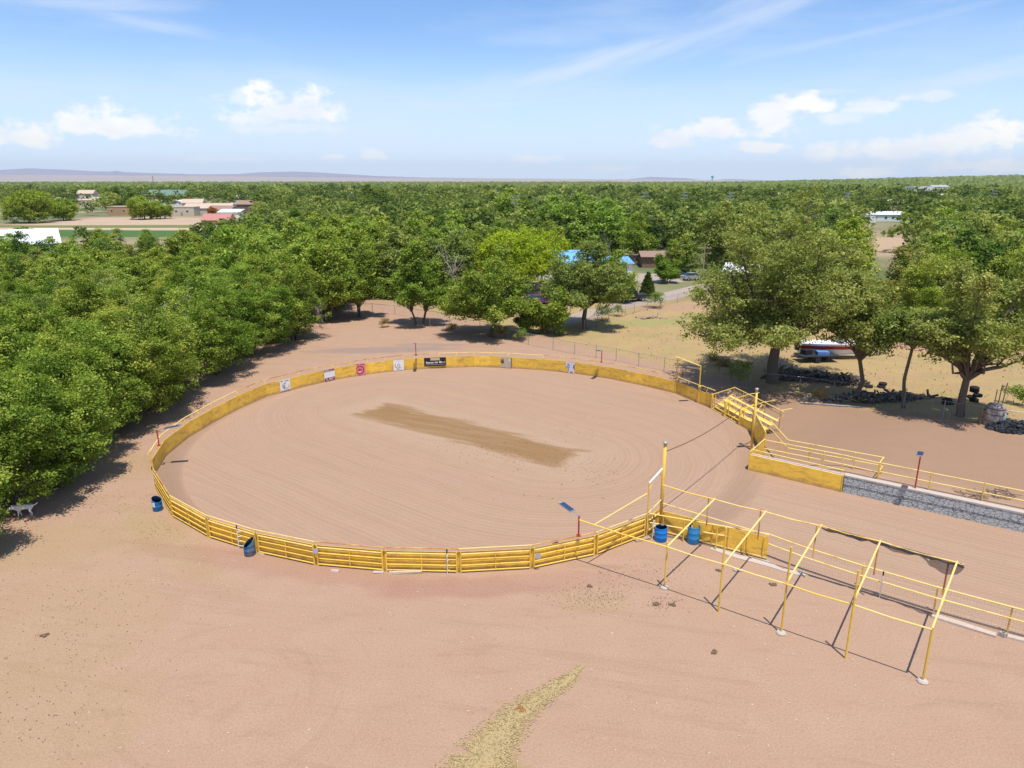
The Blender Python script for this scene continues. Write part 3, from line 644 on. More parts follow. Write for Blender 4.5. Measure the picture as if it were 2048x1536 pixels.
solar_lamp(FPB+Vector((.2, .1, 0)), 1.9, 2.55, Vector((-.9, -.25, 0)), 'small grey-blue lamp hung low on the far tall pole', post=M_steel, head=.5, arm=.3)
NPB = G(1320, 1056); NPT = 5.1
t = thing('utility_pole', 'tall yellow pole with a silver cap at the near arena gate', 'pole', NPB, 'tall yellow poles carrying the cable over the lane')
MB().path([NPB, NPB+Vector((0, 0, 2.5)), NPB+Vector((0, 0, NPT-.1))], [.10, .095, .09], 10).build('shaft', M_pipe, t, True)
MB().lathe(NPB+Vector((0, 0, NPT-.1)), [(.09, 0), (.15, .02), (.15, .07), (.06, .12)], 12).build('cap', M_steel, t)
a_, b_ = NPB+Vector((.08, 0, 4.55)), FPB+Vector((-.05, 0, 4.1)); pts = []
for k in range(13):
    q = k/12; p = a_.lerp(b_, q); p.z -= .45*4*q*(1-q); pts.append(p)
M_cable = mat('brown_cable', (.17, .075, .05), .7)
single(MB().path(pts, .024, 6), 'cable', M_cable, 'brown cable sagging across the lane between the two tall yellow poles', 'cable', pts[0])
# ------------------------------------------------------------------ lane: retaining walls and railings
t = thing('retaining_wall', 'yellow plywood-faced retaining wall with a pale cap at the mouth of the lane', 'wall', (WA+WB)/2)
MB().beam(WA+Vector((0, 0, .55)), WB+Vector((0, 0, .55)), .05, 1.1).build('plywood_face', M_ply, t)
MB().beam(WA+WN*.23+Vector((0, 0, .54)), WB+WN*.23+Vector((0, 0, .54)), .40, 1.08).build('concrete_core', M_cap, t)
for q in (WA, WB): MB().tube(q-WN*.04, q-WN*.04+Vector((0, 0, 1.14)), .035).build('post', M_pipe, t)
# low rail on the cap
t = thing('cap_rail', 'low yellow rail standing on the cap of the plywood-faced wall', 'railing', WA+WN*.2+Vector((0, 0, 1.09)))
MB().tube(WA+WN*.15+Vector((0, 0, 1.42)), WB+WN*.15+Vector((0, 0, 1.38)), .03).build('rail', M_pipe2, t)
for k in range(6):
    q = WA.lerp(WB, .02+k*.19)+WN*.15; MB().tube(q+Vector((0, 0, 1.08)), q+Vector((0, 0, 1.41)), .022).build('stub', M_pipe2, t)
t = thing('stone_wall', 'grey moulded-stone retaining wall along the lane with a pale concrete cap', 'wall', (WB+WC)/2)
WE = WA+WD*48; q0 = WB+WD*.06
stone = MB()
L = (WE-q0).length; nseg = int(L/.12); nzs = 10
rng = np.random.RandomState(4)
so_ = D.objects.new('tmp', None) if False else None
stone.beam(q0+WN*.22+Vector((0, 0, .53)), WE+WN*.22+Vector((0, 0, .53)), .42, 1.06)
ob = stone.build('stone_face', M_stone, t)
MB().beam(q0+WN*.22+Vector((0, 0, 1.10)), WE+WN*.22+Vector((0, 0, 1.10)), .46, .09).build('cap', M_cap, t)
for zz in (.52,): MB().beam(q0-WN*.003+Vector((0, 0, zz)), WE-WN*.003+Vector((0, 0, zz)), .012, .022).build('joint', M_dkmetal, t)
# railings behind
def railing(pts, label, zs, posts, h=1.12, mat_=None, name='railing', grp='yellow pipe railings beyond the lane wall'):
    b = pts[0]; t = thing(name, label, 'railing', (b.x, b.y, b.z), grp)
    for z in zs:
        for a, c in zip(pts, pts[1:]): MB().tube(a+Vector((0, 0, z)), c+Vector((0, 0, z)), .032).build('rail', mat_ or M_pipe2, t)
    for q in posts: MB().tube(q, q+Vector((0, 0, h)), .034).build('post', M_pipe, t)
    return t
def RZ(px, py, z): p = G(px, py, TH+z); p.z = TH; return p     # point on the raised ground from a rail seen at height z
r1 = [RZ(1531, 880, 1.1), RZ(1687, 910, 1.1), RZ(1759, 926, 1.1)]
railing(r1, 'yellow two-rail railing, nearer of the pair behind the retaining wall', (1.1, .5), [RZ(1561, 883, 1.1), RZ(1649, 904, 1.1), r1[1], r1[2], r1[0]])
r2 = [RZ(1541, 841, 1.1), RZ(1576, 880, 1.1), RZ(1768, 915, 1.1)]
railing(r2, 'yellow two-rail railing, outer one of the pair, bending up to the bleachers', (1.1, .55), [RZ(1559, 858, 1.1), r2[1], RZ(1621, 888, 1.1), RZ(1711, 906, 1.1), r2[2]])
t = railing([r1[2], r2[2]], 'short yellow end rail joining the two railings at their right end', (1.12, .5), [r1[2]+Vector((.06, 0, 0))])
r3 = [RZ(1763, 926, 1.08), RZ(1863, 946, 1.08), RZ(2048, 982, 1.08), RZ(2250, 1022, 1.08)]
railing(r3, 'long yellow two-rail railing above the stone wall running out of the picture', (1.08, .52), [r3[1], RZ(1970, 967, 1.08), RZ(2090, 990, 1.08)])
solar_lamp(G(1824, 1012), 0, 3.45, -WN, 'solar lamp on a tall red post at the foot of the stone wall', head=.9, arm=.12, tilt=.05)
# ------------------------------------------------------------------ near side of the lane
LA, LB = G(1322, 1064), G(1533, 1119); ld = (LB-LA).normalized(); ln = Vector((ld.y, -ld.x, 0))
if ln.y > 0: ln = -ln
t = thing('plywood_wall', 'yellow plywood wall with battens beside the blue barrels, stained near the ground', 'wall', LA)
MB().beam(LA+Vector((0, 0, .68)), LB+Vector((0, 0, .64)), .03, 1.2).build('plywood_board', M_ply, t)
for k in (.02, .3, .5, .65, .82, .965): q = LA.lerp(LB, k)+ln*.05; MB().beam(q+Vector((0, 0, .06)), q+Vector((0, 0, 1.27)), .07, .05, up=ld).build('batten', M_pipe, t)
MB().beam(LA+ln*.05+Vector((0, 0, .1)), LB+ln*.05+Vector((0, 0, .1)), .05, .06).build('bottom_rail', M_pipe2, t)
MB().tube(LA+Vector((0, 0, 1.72)), LB+Vector((0, 0, 1.36)), .028).build('top_rail', M_pipe2, t)
for k in (.3, .55, .72, .88): q = LA.lerp(LB, k); MB().tube(q+Vector((0, 0, 1.2)), q+Vector((0, 0, 1.72-.36*k)), .02).build('stub', M_pipe, t)
FR = [(7.27, 34.86), (9.26, 34.04), (13.0, 32.5), (14.35, 31.12), (16.21, 29.52), (18.68, 27.65), (21.35, 25.87), (26.5, 22.4)]
FR = [Vector((x, y, 0)) for x, y in FR]
t = thing('pipe_fence', 'yellow two-rail pipe fence with wire netting along the near side of the lane', 'fence', FR[0])
for z, m_ in ((1.27, M_pipe2), (.74, M_pipe2)):
    for a, b in zip(FR, FR[1:]): MB().tube(a+Vector((0, 0, z)), b+Vector((0, 0, z)), .036, 8).build('rail', m_, t)
FPOSTS = [FR[0], G(1366, 1083), G(1487, 1111), G(1431, 1100), G(1721, 1175), G(1867, 1223), G(2014, 1265), FR[-1]]
for q in FPOSTS: MB().tube(q, q+Vector((0, 0, 1.27)), .038, 8).build('post', M_pipe, t)
def netting(pts, h, step, r=.004, z0=.03, horiz=True):
    b = MB(); 
    for a, c in zip(pts, pts[1:]):
        L = (c-a).length; n = max(1, int(L/step))
        for k in range(n):
            q = a.lerp(c, k/n); b.path([q+Vector((0, 0, z0)), q+Vector((0, 0, h))], r, 3, False)
        for k in range(int(h/step)+1): b.path([a+Vector((0, 0, z0+k*step)), c+Vector((0, 0, z0+k*step))], r, 3, False)
    return b
netting(FR[2:], 1.22, .12, .0022).build('wire_netting', M_wire, t)
# narrow gateway beside the near pole
GB = G(1293, 1072)
t = thing('gateway_frame', 'narrow yellow pipe frame with a white crossbar joined to the tall near pole', 'frame', GB)
MB().tube(GB, GB+Vector((0, 0, 3.1)), .04, 8).build('upright', M_pipe, t)
cb0, cb1 = GB+Vector((0, 0, 3.1)), NPB+Vector((-.05, 0, 3.55)); MB().beam(cb0, cb1, .08, .09).build('crossbar', M_white, t)
MB().tube(cb0.lerp(cb1, .25), GB+Vector((0, 0, 2.6)), .03).build('brace', M_pipe2, t)
MB().tube(cb0.lerp(cb1, .75), NPB+Vector((-.05, 0, 3.0)), .025).build('brace', M_pipe, t)
MB().tube(GB+Vector((0, 0, 1.35)), NPB+Vector((0, 0, 1.75)), .03).build('top_rail', M_pipe2, t)
t = thing('gate', 'small yellow boarded gate between the tall near pole and the pipe panels', 'gate', GB)
MB().beam(GB+Vector((.1, .08, .62)), NPB+Vector((-.08, .02, .62)), .03, 1.1).build('plywood_board', M_ply, t)
for z in (.35, .95): MB().tube(GB+Vector((.1, 0, z)), NPB+Vector((-.1, -.08, z)), .032).build('rail', M_pipe2, t)
# ------------------------------------------------------------------ shade frame (bare pergola)
fbz = 2.42
FBp = [G(1159, 1040, 2.5), G(1335, 1094, fbz), G(1449, 1129, fbz), G(1573, 1168, fbz), G(1705, 1209, fbz), G(1864, 1259, fbz)]
BZ = 2.95
BBp = [G(1326, 970, BZ), G(1430, 999, BZ), G(1532, 1024, BZ), G(1643, 1052, BZ), G(1761, 1083, BZ), G(1914, 1125, BZ), G(1928, 1129, BZ)]
FT = [(1329, 1176), (1437, 1224), (1562, 1267), (1691, 1317), (1845, 1364)]; TIP = [fbz, 4.15, 4.1, 4.0, fbz]
t = thing('pergola', 'bare yellow pipe shade frame of five bays standing on the dirt at the lower right', 'shade frame', G(1562, 1267))
for nm_, PP in (('front_beam', FBp), ('rear_beam', BBp)):
    for i, (a, b) in enumerate(zip(PP, PP[1:])): MB().path([a, a.lerp(b, .5)+Vector((random.uniform(-.02, .02), 0, -.03-.03*random.random())), b], .032 if i % 2 else .035, 8).build(nm_, M_pipe2 if i % 3 else M_pipe, t)
for i in range(5): MB().tube(FBp[i+1]+Vector((0, 0, .05)), BBp[i+1]+Vector((0, 0, .05)), .04, 8).build('cross_beam', M_pipe2, t)
for (q, tp) in zip(FT, TIP):
    g = G(*q); MB().tube(g, Vector((g.x, g.y, tp)), .045, 8).build('front_post', M_pipe, t)
def near_on(pts, p):
    best = None
    for a, b in zip(pts, pts[1:]):
        d = b-a; k = max(0, min(1, (p-a).dot(d)/d.length_squared)); q = a+d*k
        if best is None or (q-p).length < (best-p).length: best = q
    return best
for (px, py) in ((1417.5, 995), (1522, 1018), (1634, 1051), (1758, 1083), (1898, 1121)):
    tp = G(px, py, BZ); MB().tube(Vector((tp.x, tp.y, 1.27)), tp, .036, 8).build('rear_post', M_rust, t)
MB().tube(G(1294, 987, 2.62), FBp[0].lerp(FBp[1], .18), .03).build('slanting_rail', M_pipe2, t)
for i, (q, nm) in enumerate(((FT[0], 'leftmost'), (FT[2], 'middle'), (FT[4], 'rightmost'))):
    g = G(*q); b = MB(); b.lathe(g, [(.20, -.02), (.21, .05), (.15, .11), (.05, .12)], 9)
    b.build('concrete_foot', M_cap, t)
# torn netting
nt = MB(); va = []; rr = random.Random(2); prof = [(.0, .03), (.1, .10), (.2, .22), (.3, .26), (.38, .14), (.42, .08), (.5, .30), (.58, .34), (.66, .24), (.72, .20), (.8, .55), (.9, .72), (.96, .62), (1.0, .15)]
A3, B3 = BBp[3], BBp[6]; nseg = 60; grid = []
def on_back(k):
    pts = BBp[3:]; ls = [(b-a).length for a, b in zip(pts, pts[1:])]; s_ = k*sum(ls); i = 0
    while i < len(ls)-1 and s_ > ls[i]: s_ -= ls[i]; i += 1
    return pts[i].lerp(pts[i+1], s_/ls[i])
for i in range(nseg+1):
    k = i/nseg; dr = np.interp(k, [p[0] for p in prof], [p[1] for p in prof]); row = []
    for j in range(6):
        q = j/5; p = on_back(k)+Vector((0, 0, .02-dr*q*.85))+Vector((-.25, -.45, 0))*dr*q*.6+Vector((math.sin(i*1.3)*.03*q, math.cos(i*.9)*.05*q, 0)); row.append(p)
    grid.append(row)
nt.add([p for r_ in grid for p in r_], [(i*6+j, i*6+j+1, (i+1)*6+j+1, (i+1)*6+j) for i in range(nseg) for j in range(5) if not (45 <= i <= 46 and j == 2)])
def net_mat():
    m = D.materials.new('torn_shade_net'); m.use_nodes = True; t = NT(m.node_tree); b = m.node_tree.nodes['Principled BSDF']
    b.inputs['Base Color'].default_value = (.035, .028, .032, 1); b.inputs['Roughness'].default_value = .9; b.inputs['Alpha'].default_value = .70; return m
rp = []; rrad = []
for i in range(49):
    k = i/48; rp.append(on_back(k)+Vector((-.04, -.05, -.05-.05*abs(math.sin(i*.55)))));  rrad.append(.025+.045*abs(math.sin(i*.37))*(1 if k < .8 else .5))
nt.path(rp, rrad, 5)
single(nt, 'shade_net', net_mat(), 'torn black shade net drooping from the rear beam of the shade frame', 'net', A3)
# ------------------------------------------------------------------ barrels
def barrel(p, label, h=.86, r=.29, cut=.28, lean=0, mt=M_blue, ang=0, sticker=False, band=True):
    t = thing('barrel', label, 'barrel', p, 'blue plastic barrels by the fences')
    n = 24; prof = [(.93, 0), (1., .04), (1., .30), (1.04, .33), (1., .36), (1., .62), (1.04, .65), (1., .68), (.99, 1.)]
    v = []; f = []
    for (k, z) in prof:
        for i in range(n):
            A = 2*math.pi*i/n; top = h-cut*(.5-.5*math.cos(A-ang)) if z == 1. else None
            zz = top if top is not None else min(z*h, (h-cut*(.5-.5*math.cos(A-ang)))-.02)
            v.append(p+Vector((r*k*math.cos(A), r*k*math.sin(A), zz)))
    m_ = len(prof)
    for j in range(m_-1):
        for i in range(n): f.append((j*n+i, j*n+(i+1) % n, (j+1)*n+(i+1) % n, (j+1)*n+i))
    b = MB(); b.add(v, f); b.build('shell', mt, t, True)
    b = MB(); vi = []
    for i in range(n):
        A = 2*math.pi*i/n; vi.append(p+Vector((r*.93*math.cos(A), r*.93*math.sin(A), h-cut*(.5-.5*math.cos(A-ang))-.004)))
    for i in range(n):
        A = 2*math.pi*i/n; vi.append(p+Vector((r*.90*math.cos(A), r*.90*math.sin(A), .05)))
    b.add(vi, [(i, n+i, n+(i+1) % n, (i+1) % n) for i in range(n)]+[tuple(n+i for i in range(n))]); b.build('inside', M_inside, t, True)
    b = MB(); vr = []
    for i in range(n):
        A = 2*math.pi*i/n; z = h-cut*(.5-.5*math.cos(A-ang)); vr += [p+Vector((r*1.03*math.cos(A), r*1.03*math.sin(A), z)), p+Vector((r*.92*math.cos(A), r*.92*math.sin(A), z+.004))]
    b.add(vr, [(2*i, 2*((i+1) % n), 2*((i+1) % n)+1, 2*i+1) for i in range(n)]); b.build('rim', mt, t)
    if sticker:
        b = MB(); 
        for k in range(3):
            A0, A1 = R(-125+k*12), R(-113+k*12); q = r*1.045
            b.add([p+Vector((q*math.cos(A0), q*math.sin(A0), .30)), p+Vector((q*math.cos(A1), q*math.sin(A1), .30)), p+Vector((q*math.cos(A1), q*math.sin(A1), .58)), p+Vector((q*math.cos(A0), q*math.sin(A0), .58))], [(0, 1, 2, 3)])
        b.build('paper_label', M_white, t)
    return t
barrel(G(316, 1020), 'blue barrel with a slanted cut top and a pale sticker, leftmost by the fence', .82, .27, .26, ang=R(150), sticker=True)
barrel(G(500, 1109), 'dirty blue-grey barrel with a deep slanted cut, by the white ladder post', .90, .28, .42, ang=R(30), mt=mat('dirty_blue_plastic', (.03, .15, .33), .6, .2, 4, (.22, .19, .17), .48, 2.5))
barrel(G(1321, 1080), 'clean bright blue open barrel inside the near gateway corner', .80, .33, .04, mt=mat('bright_blue_plastic', (.01, .20, .62), .4, .08, 3))
barrel(G(1386, 1085), 'pale scuffed blue barrel standing against the battened plywood wall', .98, .31, .03, mt=M_bluelt)
# small ladders / marker posts / meter box
def ladder(p, label, d, h=1.15):
    t = thing('ladder_post', label, 'ladder', p, 'white stepped posts on the outside of the fence'); d = d.normalized()
    MB().tube(p, p+Vector((0, 0, h)), .022).build('upright', M_white, t)
    for k in range(4): MB().tube(p+Vector((0, 0, .15+k*.27)), p+d*.26+Vector((0, 0, .15+k*.27)), .016).build('rung', M_white, t)
    MB().tube(p+Vector((0, 0, h)), p+Vector((0, 0, h+.2)), .035).build('black_tip', M_black, t)
ladder(G(478, 1097), 'white stepped post with a black tip behind the dirty barrel', Vector((1, .1, 0)))
ladder(G(309, 974), 'white stepped post with a black tip at the left end of the pipe panels', Vector((.6, 1, 0)))
ladder(G(895, 1148), 'thin pale post with a black tip on the near pipe panels', Vector((.05, .1, 0)))
ladder(G(1305, 1077)+Vector((0, 0, 0)), 'thin post with a black tip beside the bright blue barrel', Vector((.02, .05, 0)))
ladder(G(1381, 1088), 'thin dark-tipped post in front of the pale barrel', Vector((.02, .05, 0)))
ladder(G(1759, 1195), 'thin white post with a black tip under the shade frame', Vector((.03, .06, 0)))
for (px, py, lb) in ((632, 1100, 'grey notice plate on the joint of the pipe panels above the pale slab'), (1076, 1110, 'grey notice plate on the pipe panel below the solar lamp')):
    p = G(px, py, .85); b = MB(); b.box(p+Vector((0, -.10, 0)), (.26, .02, .26)); 
    single(b, 'notice_plate', mat('grey_plate', (.42, .44, .48), .5), lb, 'plate', p+Vector((0, -.1, -.13)), 'grey plates on the pipe panels')
# slabs and boards at the fence foot
def slab(px, py, L, wd, h, rz, m_, label, name='board', cat='board'):
    p = G(px, py); b = MB(); b.box(p+Vector((0, 0, h/2)), (L, wd, h), rz)
    b.v = [(x+random.uniform(-.02, .02), y+random.uniform(-.02, .02), z) for x, y, z in b.v]
    return single(b, name, m_, label, cat, p)
slab(811, 1147, 1.6, .14, .12, .05, M_planks, 'pale timber lying at the foot of the near pipe panels, right of the flat slab')
slab(757, 1145, .5, .2, .05, .0, M_cap, 'flat pale slab at the fence foot beside the long timber', 'slab', 'slab')
slab(670, 1142, .4, .16, .05, -.1, M_cap, 'small pale slab at the fence foot below the grey notice plate', 'slab', 'slab')
slab(524, 1108, .35, .15, .05, -.4, M_cap, 'small pale slab just right of the dirty barrel', 'slab', 'slab')
slab(1285, 1080, .9, .2, .10, .4, M_wood, 'brown board lying by the narrow gateway')
a_, b_ = G(1862, 1232), G(1990, 1272); L = (b_-a_).length
slab(1926, 1252, L, .28, .10, math.atan2((b_-a_).y, (b_-a_).x), M_planks, 'long pale railway timber at the foot of the netted pipe fence')
a_, b_ = G(2012, 1272), G(2100, 1294)
slab(2056, 1284, (b_-a_).length, .22, .08, math.atan2((b_-a_).y, (b_-a_).x), M_planks, 'pale timber at the right picture edge below the pipe fence')
p = G(2005, 1273); b = MB(); 
for s_ in (-1, 1): b.box(p+Vector((s_*.085, 0, .1)), (.035, .2, .2), .5)
for s_ in (-1, 1): b.box(p+Vector((-math.sin(.5)*s_*.085, math.cos(.5)*s_*.085, .1)), (.14, .035, .196), .5)
single(b, 'concrete_block', M_cap, 'hollow concrete block at the foot of a pipe fence post', 'block', p)
for (px, py, lb) in ((1470, 1141, 'left one of two small pale stones below the battened plywood wall'), (1480, 1142, 'right one of two small pale stones below the battened plywood wall')):
    p = G(px, py); b = MB(); b.lathe(p, [(.08, 0), (.12, .05), (.08, .11), (.02, .12)], 8); single(b, 'stone', M_cap, lb, 'stone', p, 'pale stones under the shade frame')
# pale footing strip under the pipe fence
b = MB(); P_ = [G(1425, 1093), G(1480, 1111), G(1535, 1122), G(1565, 1139), G(1600, 1143), G(1618, 1152), G(1590, 1150), G(1530, 1132), G(1470, 1116), G(1420, 1099)]; b.prism([(p.x, p.y) for p in P_], -.02, .035); single(b, 'concrete_strip', M_cap, 'broken pale concrete strip under the pipe fence behind the plywood wall', 'kerb', P_[0])
# ------------------------------------------------------------------ scattered litter (real little pieces)
def scatter(name, pts, size, mat_, kind, label=None, flat=.3, seed=1):
    rng = np.random.RandomState(seed); n = len(pts); pts = np.array(pts); s = size*rng.uniform(.5, 1.4, n)[:, None]
    ang = rng.uniform(0, 6.28, n); u = np.stack([np.cos(ang), np.sin(ang), rng.uniform(-flat, flat, n)], -1)*s; v = np.stack([-np.sin(ang), np.cos(ang), rng.uniform(-flat, flat, n)], -1)*s*.45
    c = pts+np.array([0, 0, .02])+np.abs(u[:, 2:3])*np.array([0, 0, 1]); top = c+np.array([0, 0, 1])*s*.5
    V_ = np.stack([c-u-v, c+u-v, c+u+v, c-u+v, top], 1).reshape(-1, 3); i = np.arange(n)[:, None]*5
    F_ = np.concatenate([i+[0, 1, 4], i+[1, 2, 4], i+[2, 3, 4], i+[3, 0, 4]])
    o = link(name, np_mesh(name, V_, F_), None, mat_); return tag(o, label, None, None, kind)
rng = np.random.RandomState(11)
def in_streak(n):
    axis = [(1165, 1332, .08), (1122, 1370, .40), (1047, 1417, .66), (1000, 1472, .84), (965, 1515, 1.05), (950, 1560, 1.4)]; out = []
    P_ = [(G(a, b_), w_) for a, b_, w_ in axis]
    while len(out) < n:
        k = rng.rand()*(len(P_)-1); i = int(k); q = k-i; a, wa = P_[i]; c, wb = P_[i+1]; w_ = wa+(wb-wa)*q
        if rng.rand() > (w_+.15)/1.5: continue
        p = a.lerp(c, q); d = (c-a).normalized(); nn = Vector((-d.y, d.x, 0)); p = p+nn*float(np.clip(rng.normal(0, .42), -1.1, 1.1))*w_
        out.append((p.x, p.y, 0))
    return out
scatter('straw_litter', in_streak(8000), .034, M_straw, 'stuff', 'trail of loose straw across the dirt in the foreground')
pt = []
for (c, sx, sy, n) in [(G(100, 1240), 5, 5, 260), (G(170, 1010), 5, 2, 260), (G(280, 920), 3, 1.6, 120), (G(1180, 1195), 1.6, .8, 160), (G(1330, 1208), .8, .5, 60), (G(60, 1440), 3, 2.5, 110), (G(330, 1060), 3, 1, 120), (G(1250, 1150), 3, 1.2, 120)]:
    for _ in range(int(n*1.6)): pt.append((c.x+rng.normal(0, sx)*.6, c.y+rng.normal(0, sy)*.6, 0))
pt = [p for p in pt if (Vector(p)-RC).length > 21.5]
scatter('manure_crumbs', pt, .022, M_dung, 'stuff', 'scattered dark crumbs of straw and manure on the dirt')
pt = []
for _ in range(900):
    x = rng.uniform(-28, 26); y = rng.uniform(14, 44)
    if (Vector((x, y, 0))-RC).length > 21.5 and abs(x) < y*.8: pt.append((x, y, 0))
scatter('pebbles', pt, .026, M_stonebits, 'stuff', 'small pale pebbles and wood chips scattered over the dirt')
pt = []
for _ in range(520):
    a = rng.rand(); p = G(900+a*330+rng.normal(0, 25), 880+a*75+rng.normal(0, 16)) if rng.rand() < .6 else G(rng.uniform(880, 1250), rng.uniform(800, 1000))
    if rng.rand() < .7: pt.append((p.x, p.y, .01))
scatter('hoof_scuffs', pt, .032, M_dung, 'stuff', 'small dark droppings and hoof-turned crumbs on the arena floor', .1)
def clump(px, py, r, label, m_=M_dung, name='manure_pile', cat='manure'):
    p = G(px, py); b = MB(); rr = random.Random(px)
    for k in range(9):
        a = rr.uniform(0, 6.28); q = p+Vector((math.cos(a), math.sin(a)*.8, 0))*rr.uniform(0, r); b.lathe(q, [(.05, 0), (.07, .03), (.05, .07), (.01, .09)], 6)
    return single(b, name, m_, label, cat, p)
for (px, py, lb) in ((1178, 1173, 'dark manure clump below the near pipe panels'), (1311, 1208, 'larger dark manure clump left of the shade frame'), (1344, 1211, 'smaller dark manure clump left of the shade frame'),
                     (1438, 1142, 'manure clump under the first bay of the shade frame'), (1546, 1170, 'manure clump under the middle of the shade frame'), (88, 1272, 'dark manure clump on the dirt at the far left'), (1427, 1305, 'spread manure clump in front of the shade frame')):
    clump(px, py, .16, lb)
clump(1042, 1420, .16, 'brown dried clump lying on the straw trail', mat('brown_clump', (.30, .15, .05), .9, .4, 12), 'dried_clump', 'clump')
# ------------------------------------------------------------------ dog
def skinned(name, verts, edges, radii, mat_, parent, lev=2):
    me = D.meshes.new(name); me.from_pydata(verts, edges, []); o = D.objects.new(name, me); COL.objects.link(o)
    mo = o.modifiers.new('skin', 'SKIN'); 
    for i, r_ in enumerate(radii): me.skin_vertices[0].data[i].radius = (r_ if isinstance(r_, tuple) else (r_, r_)) if False else ((r_, r_) if not isinstance(r_, tuple) else r_)
    me.skin_vertices[0].data[0].use_root = True
    s_ = o.modifiers.new('sub', 'SUBSURF'); s_.levels = lev; s_.render_levels = lev
    dg = bpy.context.evaluated_depsgraph_get(); dg.update(); m2 = D.meshes.new_from_object(o.evaluated_get(dg)); D.objects.remove(o)
    m2.polygons.foreach_set('use_smooth', [True]*len(m2.polygons)); m2.materials.clear(); m2.materials.append(mat_); m2.name = name
    q = D.objects.new(name, m2); COL.objects.link(q); q.parent = parent; return q
dgp = G(50, 1032)
dog = thing('dog', 'large white dog walking through the tree shade at the left edge', 'dog', dgp, None, R(200))
vs = [(-.32, 0, .58), (-.05, 0, .60), (.22, 0, .58), (.42, 0, .62), (.56, 0, .60), (.72, 0, .52), (.80, 0, .49),          # spine, neck, head, muzzle 0-6
      (-.36, .09, .45), (-.30, .10, .30), (-.40, .10, .20), (-.38, .10, .03), (-.33, .10, .015),                          # hind left 7-11
      (-.36, -.09, .45), (-.22, -.10, .30), (-.30, -.10, .20), (-.24, -.10, .03), (-.19, -.10, .015),                     # hind right 12-16
      (.24, .09, .42), (.26, .10, .22), (.30, .10, .03), (.35, .10, .015), (.24, -.09, .42), (.22, -.10, .22), (.16, -.10, .03), (.21, -.10, .015),
      (-.50, 0, .60), (-.66, 0, .66), (-.74, 0, .76), (.60, .07, .68), (.60, -.07, .68)]
es = [(0, 1), (1, 2), (2, 3), (3, 4), (4, 5), (5, 6), (0, 7), (7, 8), (8, 9), (9, 10), (10, 11), (0, 12), (12, 13), (13, 14), (14, 15), (15, 16), (2, 17), (17, 18), (18, 19), (19, 20), (2, 21), (21, 22), (22, 23), (23, 24), (0, 25), (25, 26), (26, 27), (4, 28), (4, 29)]
rd = [.15, .15, .17, .125, .11, .06, .035, .08, .055, .03, .028, .02, .08, .055, .03, .028, .02, .06, .036, .028, .02, .06, .036, .028, .02, .045, .035, .02, .02, .02]
skinned('body', vs, es, rd, mat('white_fur', (.82, .80, .78), .95, .08, 9, (.65, .62, .58), .2, 5), dog)
hb = MB(); hb.lathe(Vector((0, 0, 0)), [(.118, -.02), (.124, 0), (.118, .02)], 16); me = hb.build('collar', mat('violet_collar', (.16, .12, .26), .7), dog, world=False)
me.location = (.40, 0, .62); me.rotation_euler = (0, R(80), 0)
hd = MB()
for s_ in (-1, 1): hd.lathe(Vector((.635, s_*.055, .60)), [(.008, -.008), (.013, 0), (.008, .008)], 8)
hd.build('eyes', M_black, dog, world=False)
nb = MB(); nb.lathe(Vector((.835, 0, .485)), [(.012, -.014), (.022, 0), (.012, .014)], 8); nb.build('nose', M_black, dog, world=False)
# ------------------------------------------------------------------ trees
def leaf_mat(name, dark, mid, light, rnd=.18, transl=.36):
    m = D.materials.new(name); m.use_nodes = True; t = NT(m.node_tree); t.n.clear()
    a = t.new('ShaderNodeAttribute', attribute_name='tint'); f = a.outputs['Fac']
    oi = t.new('ShaderNodeObjectInfo').outputs['Random']
    c = t.mix(t.smooth(f, .0, .5), dark, mid); c = t.mix(t.smooth(f, .5, 1.), c, light)
    hue = t.mix(oi, (1-rnd*.9, 1-rnd*.25, 1-rnd), (1+rnd*1.3, 1+rnd*.55, 1+rnd*.1)); c = t.mix(1, c, hue, 'MULTIPLY')
    d = t.new('ShaderNodeBsdfDiffuse'); tr = t.new('ShaderNodeBsdfTranslucent'); t.put(d.inputs[0], c)
    t.put(tr.inputs[0], t.mix(1, c, (1.1, 1.15, .5), 'MULTIPLY')); ms = t.new('ShaderNodeMixShader'); ms.inputs[0].default_value = transl
    t.l.new(d.outputs[0], ms.inputs[1]); t.l.new(tr.outputs[0], ms.inputs[2]); o = t.new('ShaderNodeOutputMaterial'); t.l.new(ms.outputs[0], o.inputs[0]); return m
L_elm = leaf_mat('elm_leaves', (.085, .145, .024), (.245, .330, .055), (.50, .54, .12))
L_big = leaf_mat('olive_leaves', (.125, .17, .045), (.255, .31, .085), (.45, .49, .17))
L_dark = leaf_mat('dark_leaves', (.06, .11, .026), (.12, .20, .045), (.22, .30, .07))
L_wil = leaf_mat('willow_leaves', (.24, .31, .03), (.38, .45, .035), (.5, .56, .07), .08)
L_light = leaf_mat('light_leaves', (.15, .21, .04), (.30, .39, .08), (.50, .56, .15))
L_olive = leaf_mat('brown_olive_leaves', (.11, .12, .035), (.22, .23, .065), (.36, .35, .12))
L_far = leaf_mat('distant_leaves', (.06, .105, .035), (.15, .22, .06), (.29, .36, .11), .22)
L_red = leaf_mat('reddish_leaves', (.25, .10, .02), (.40, .16, .03), (.5, .24, .06), .05)
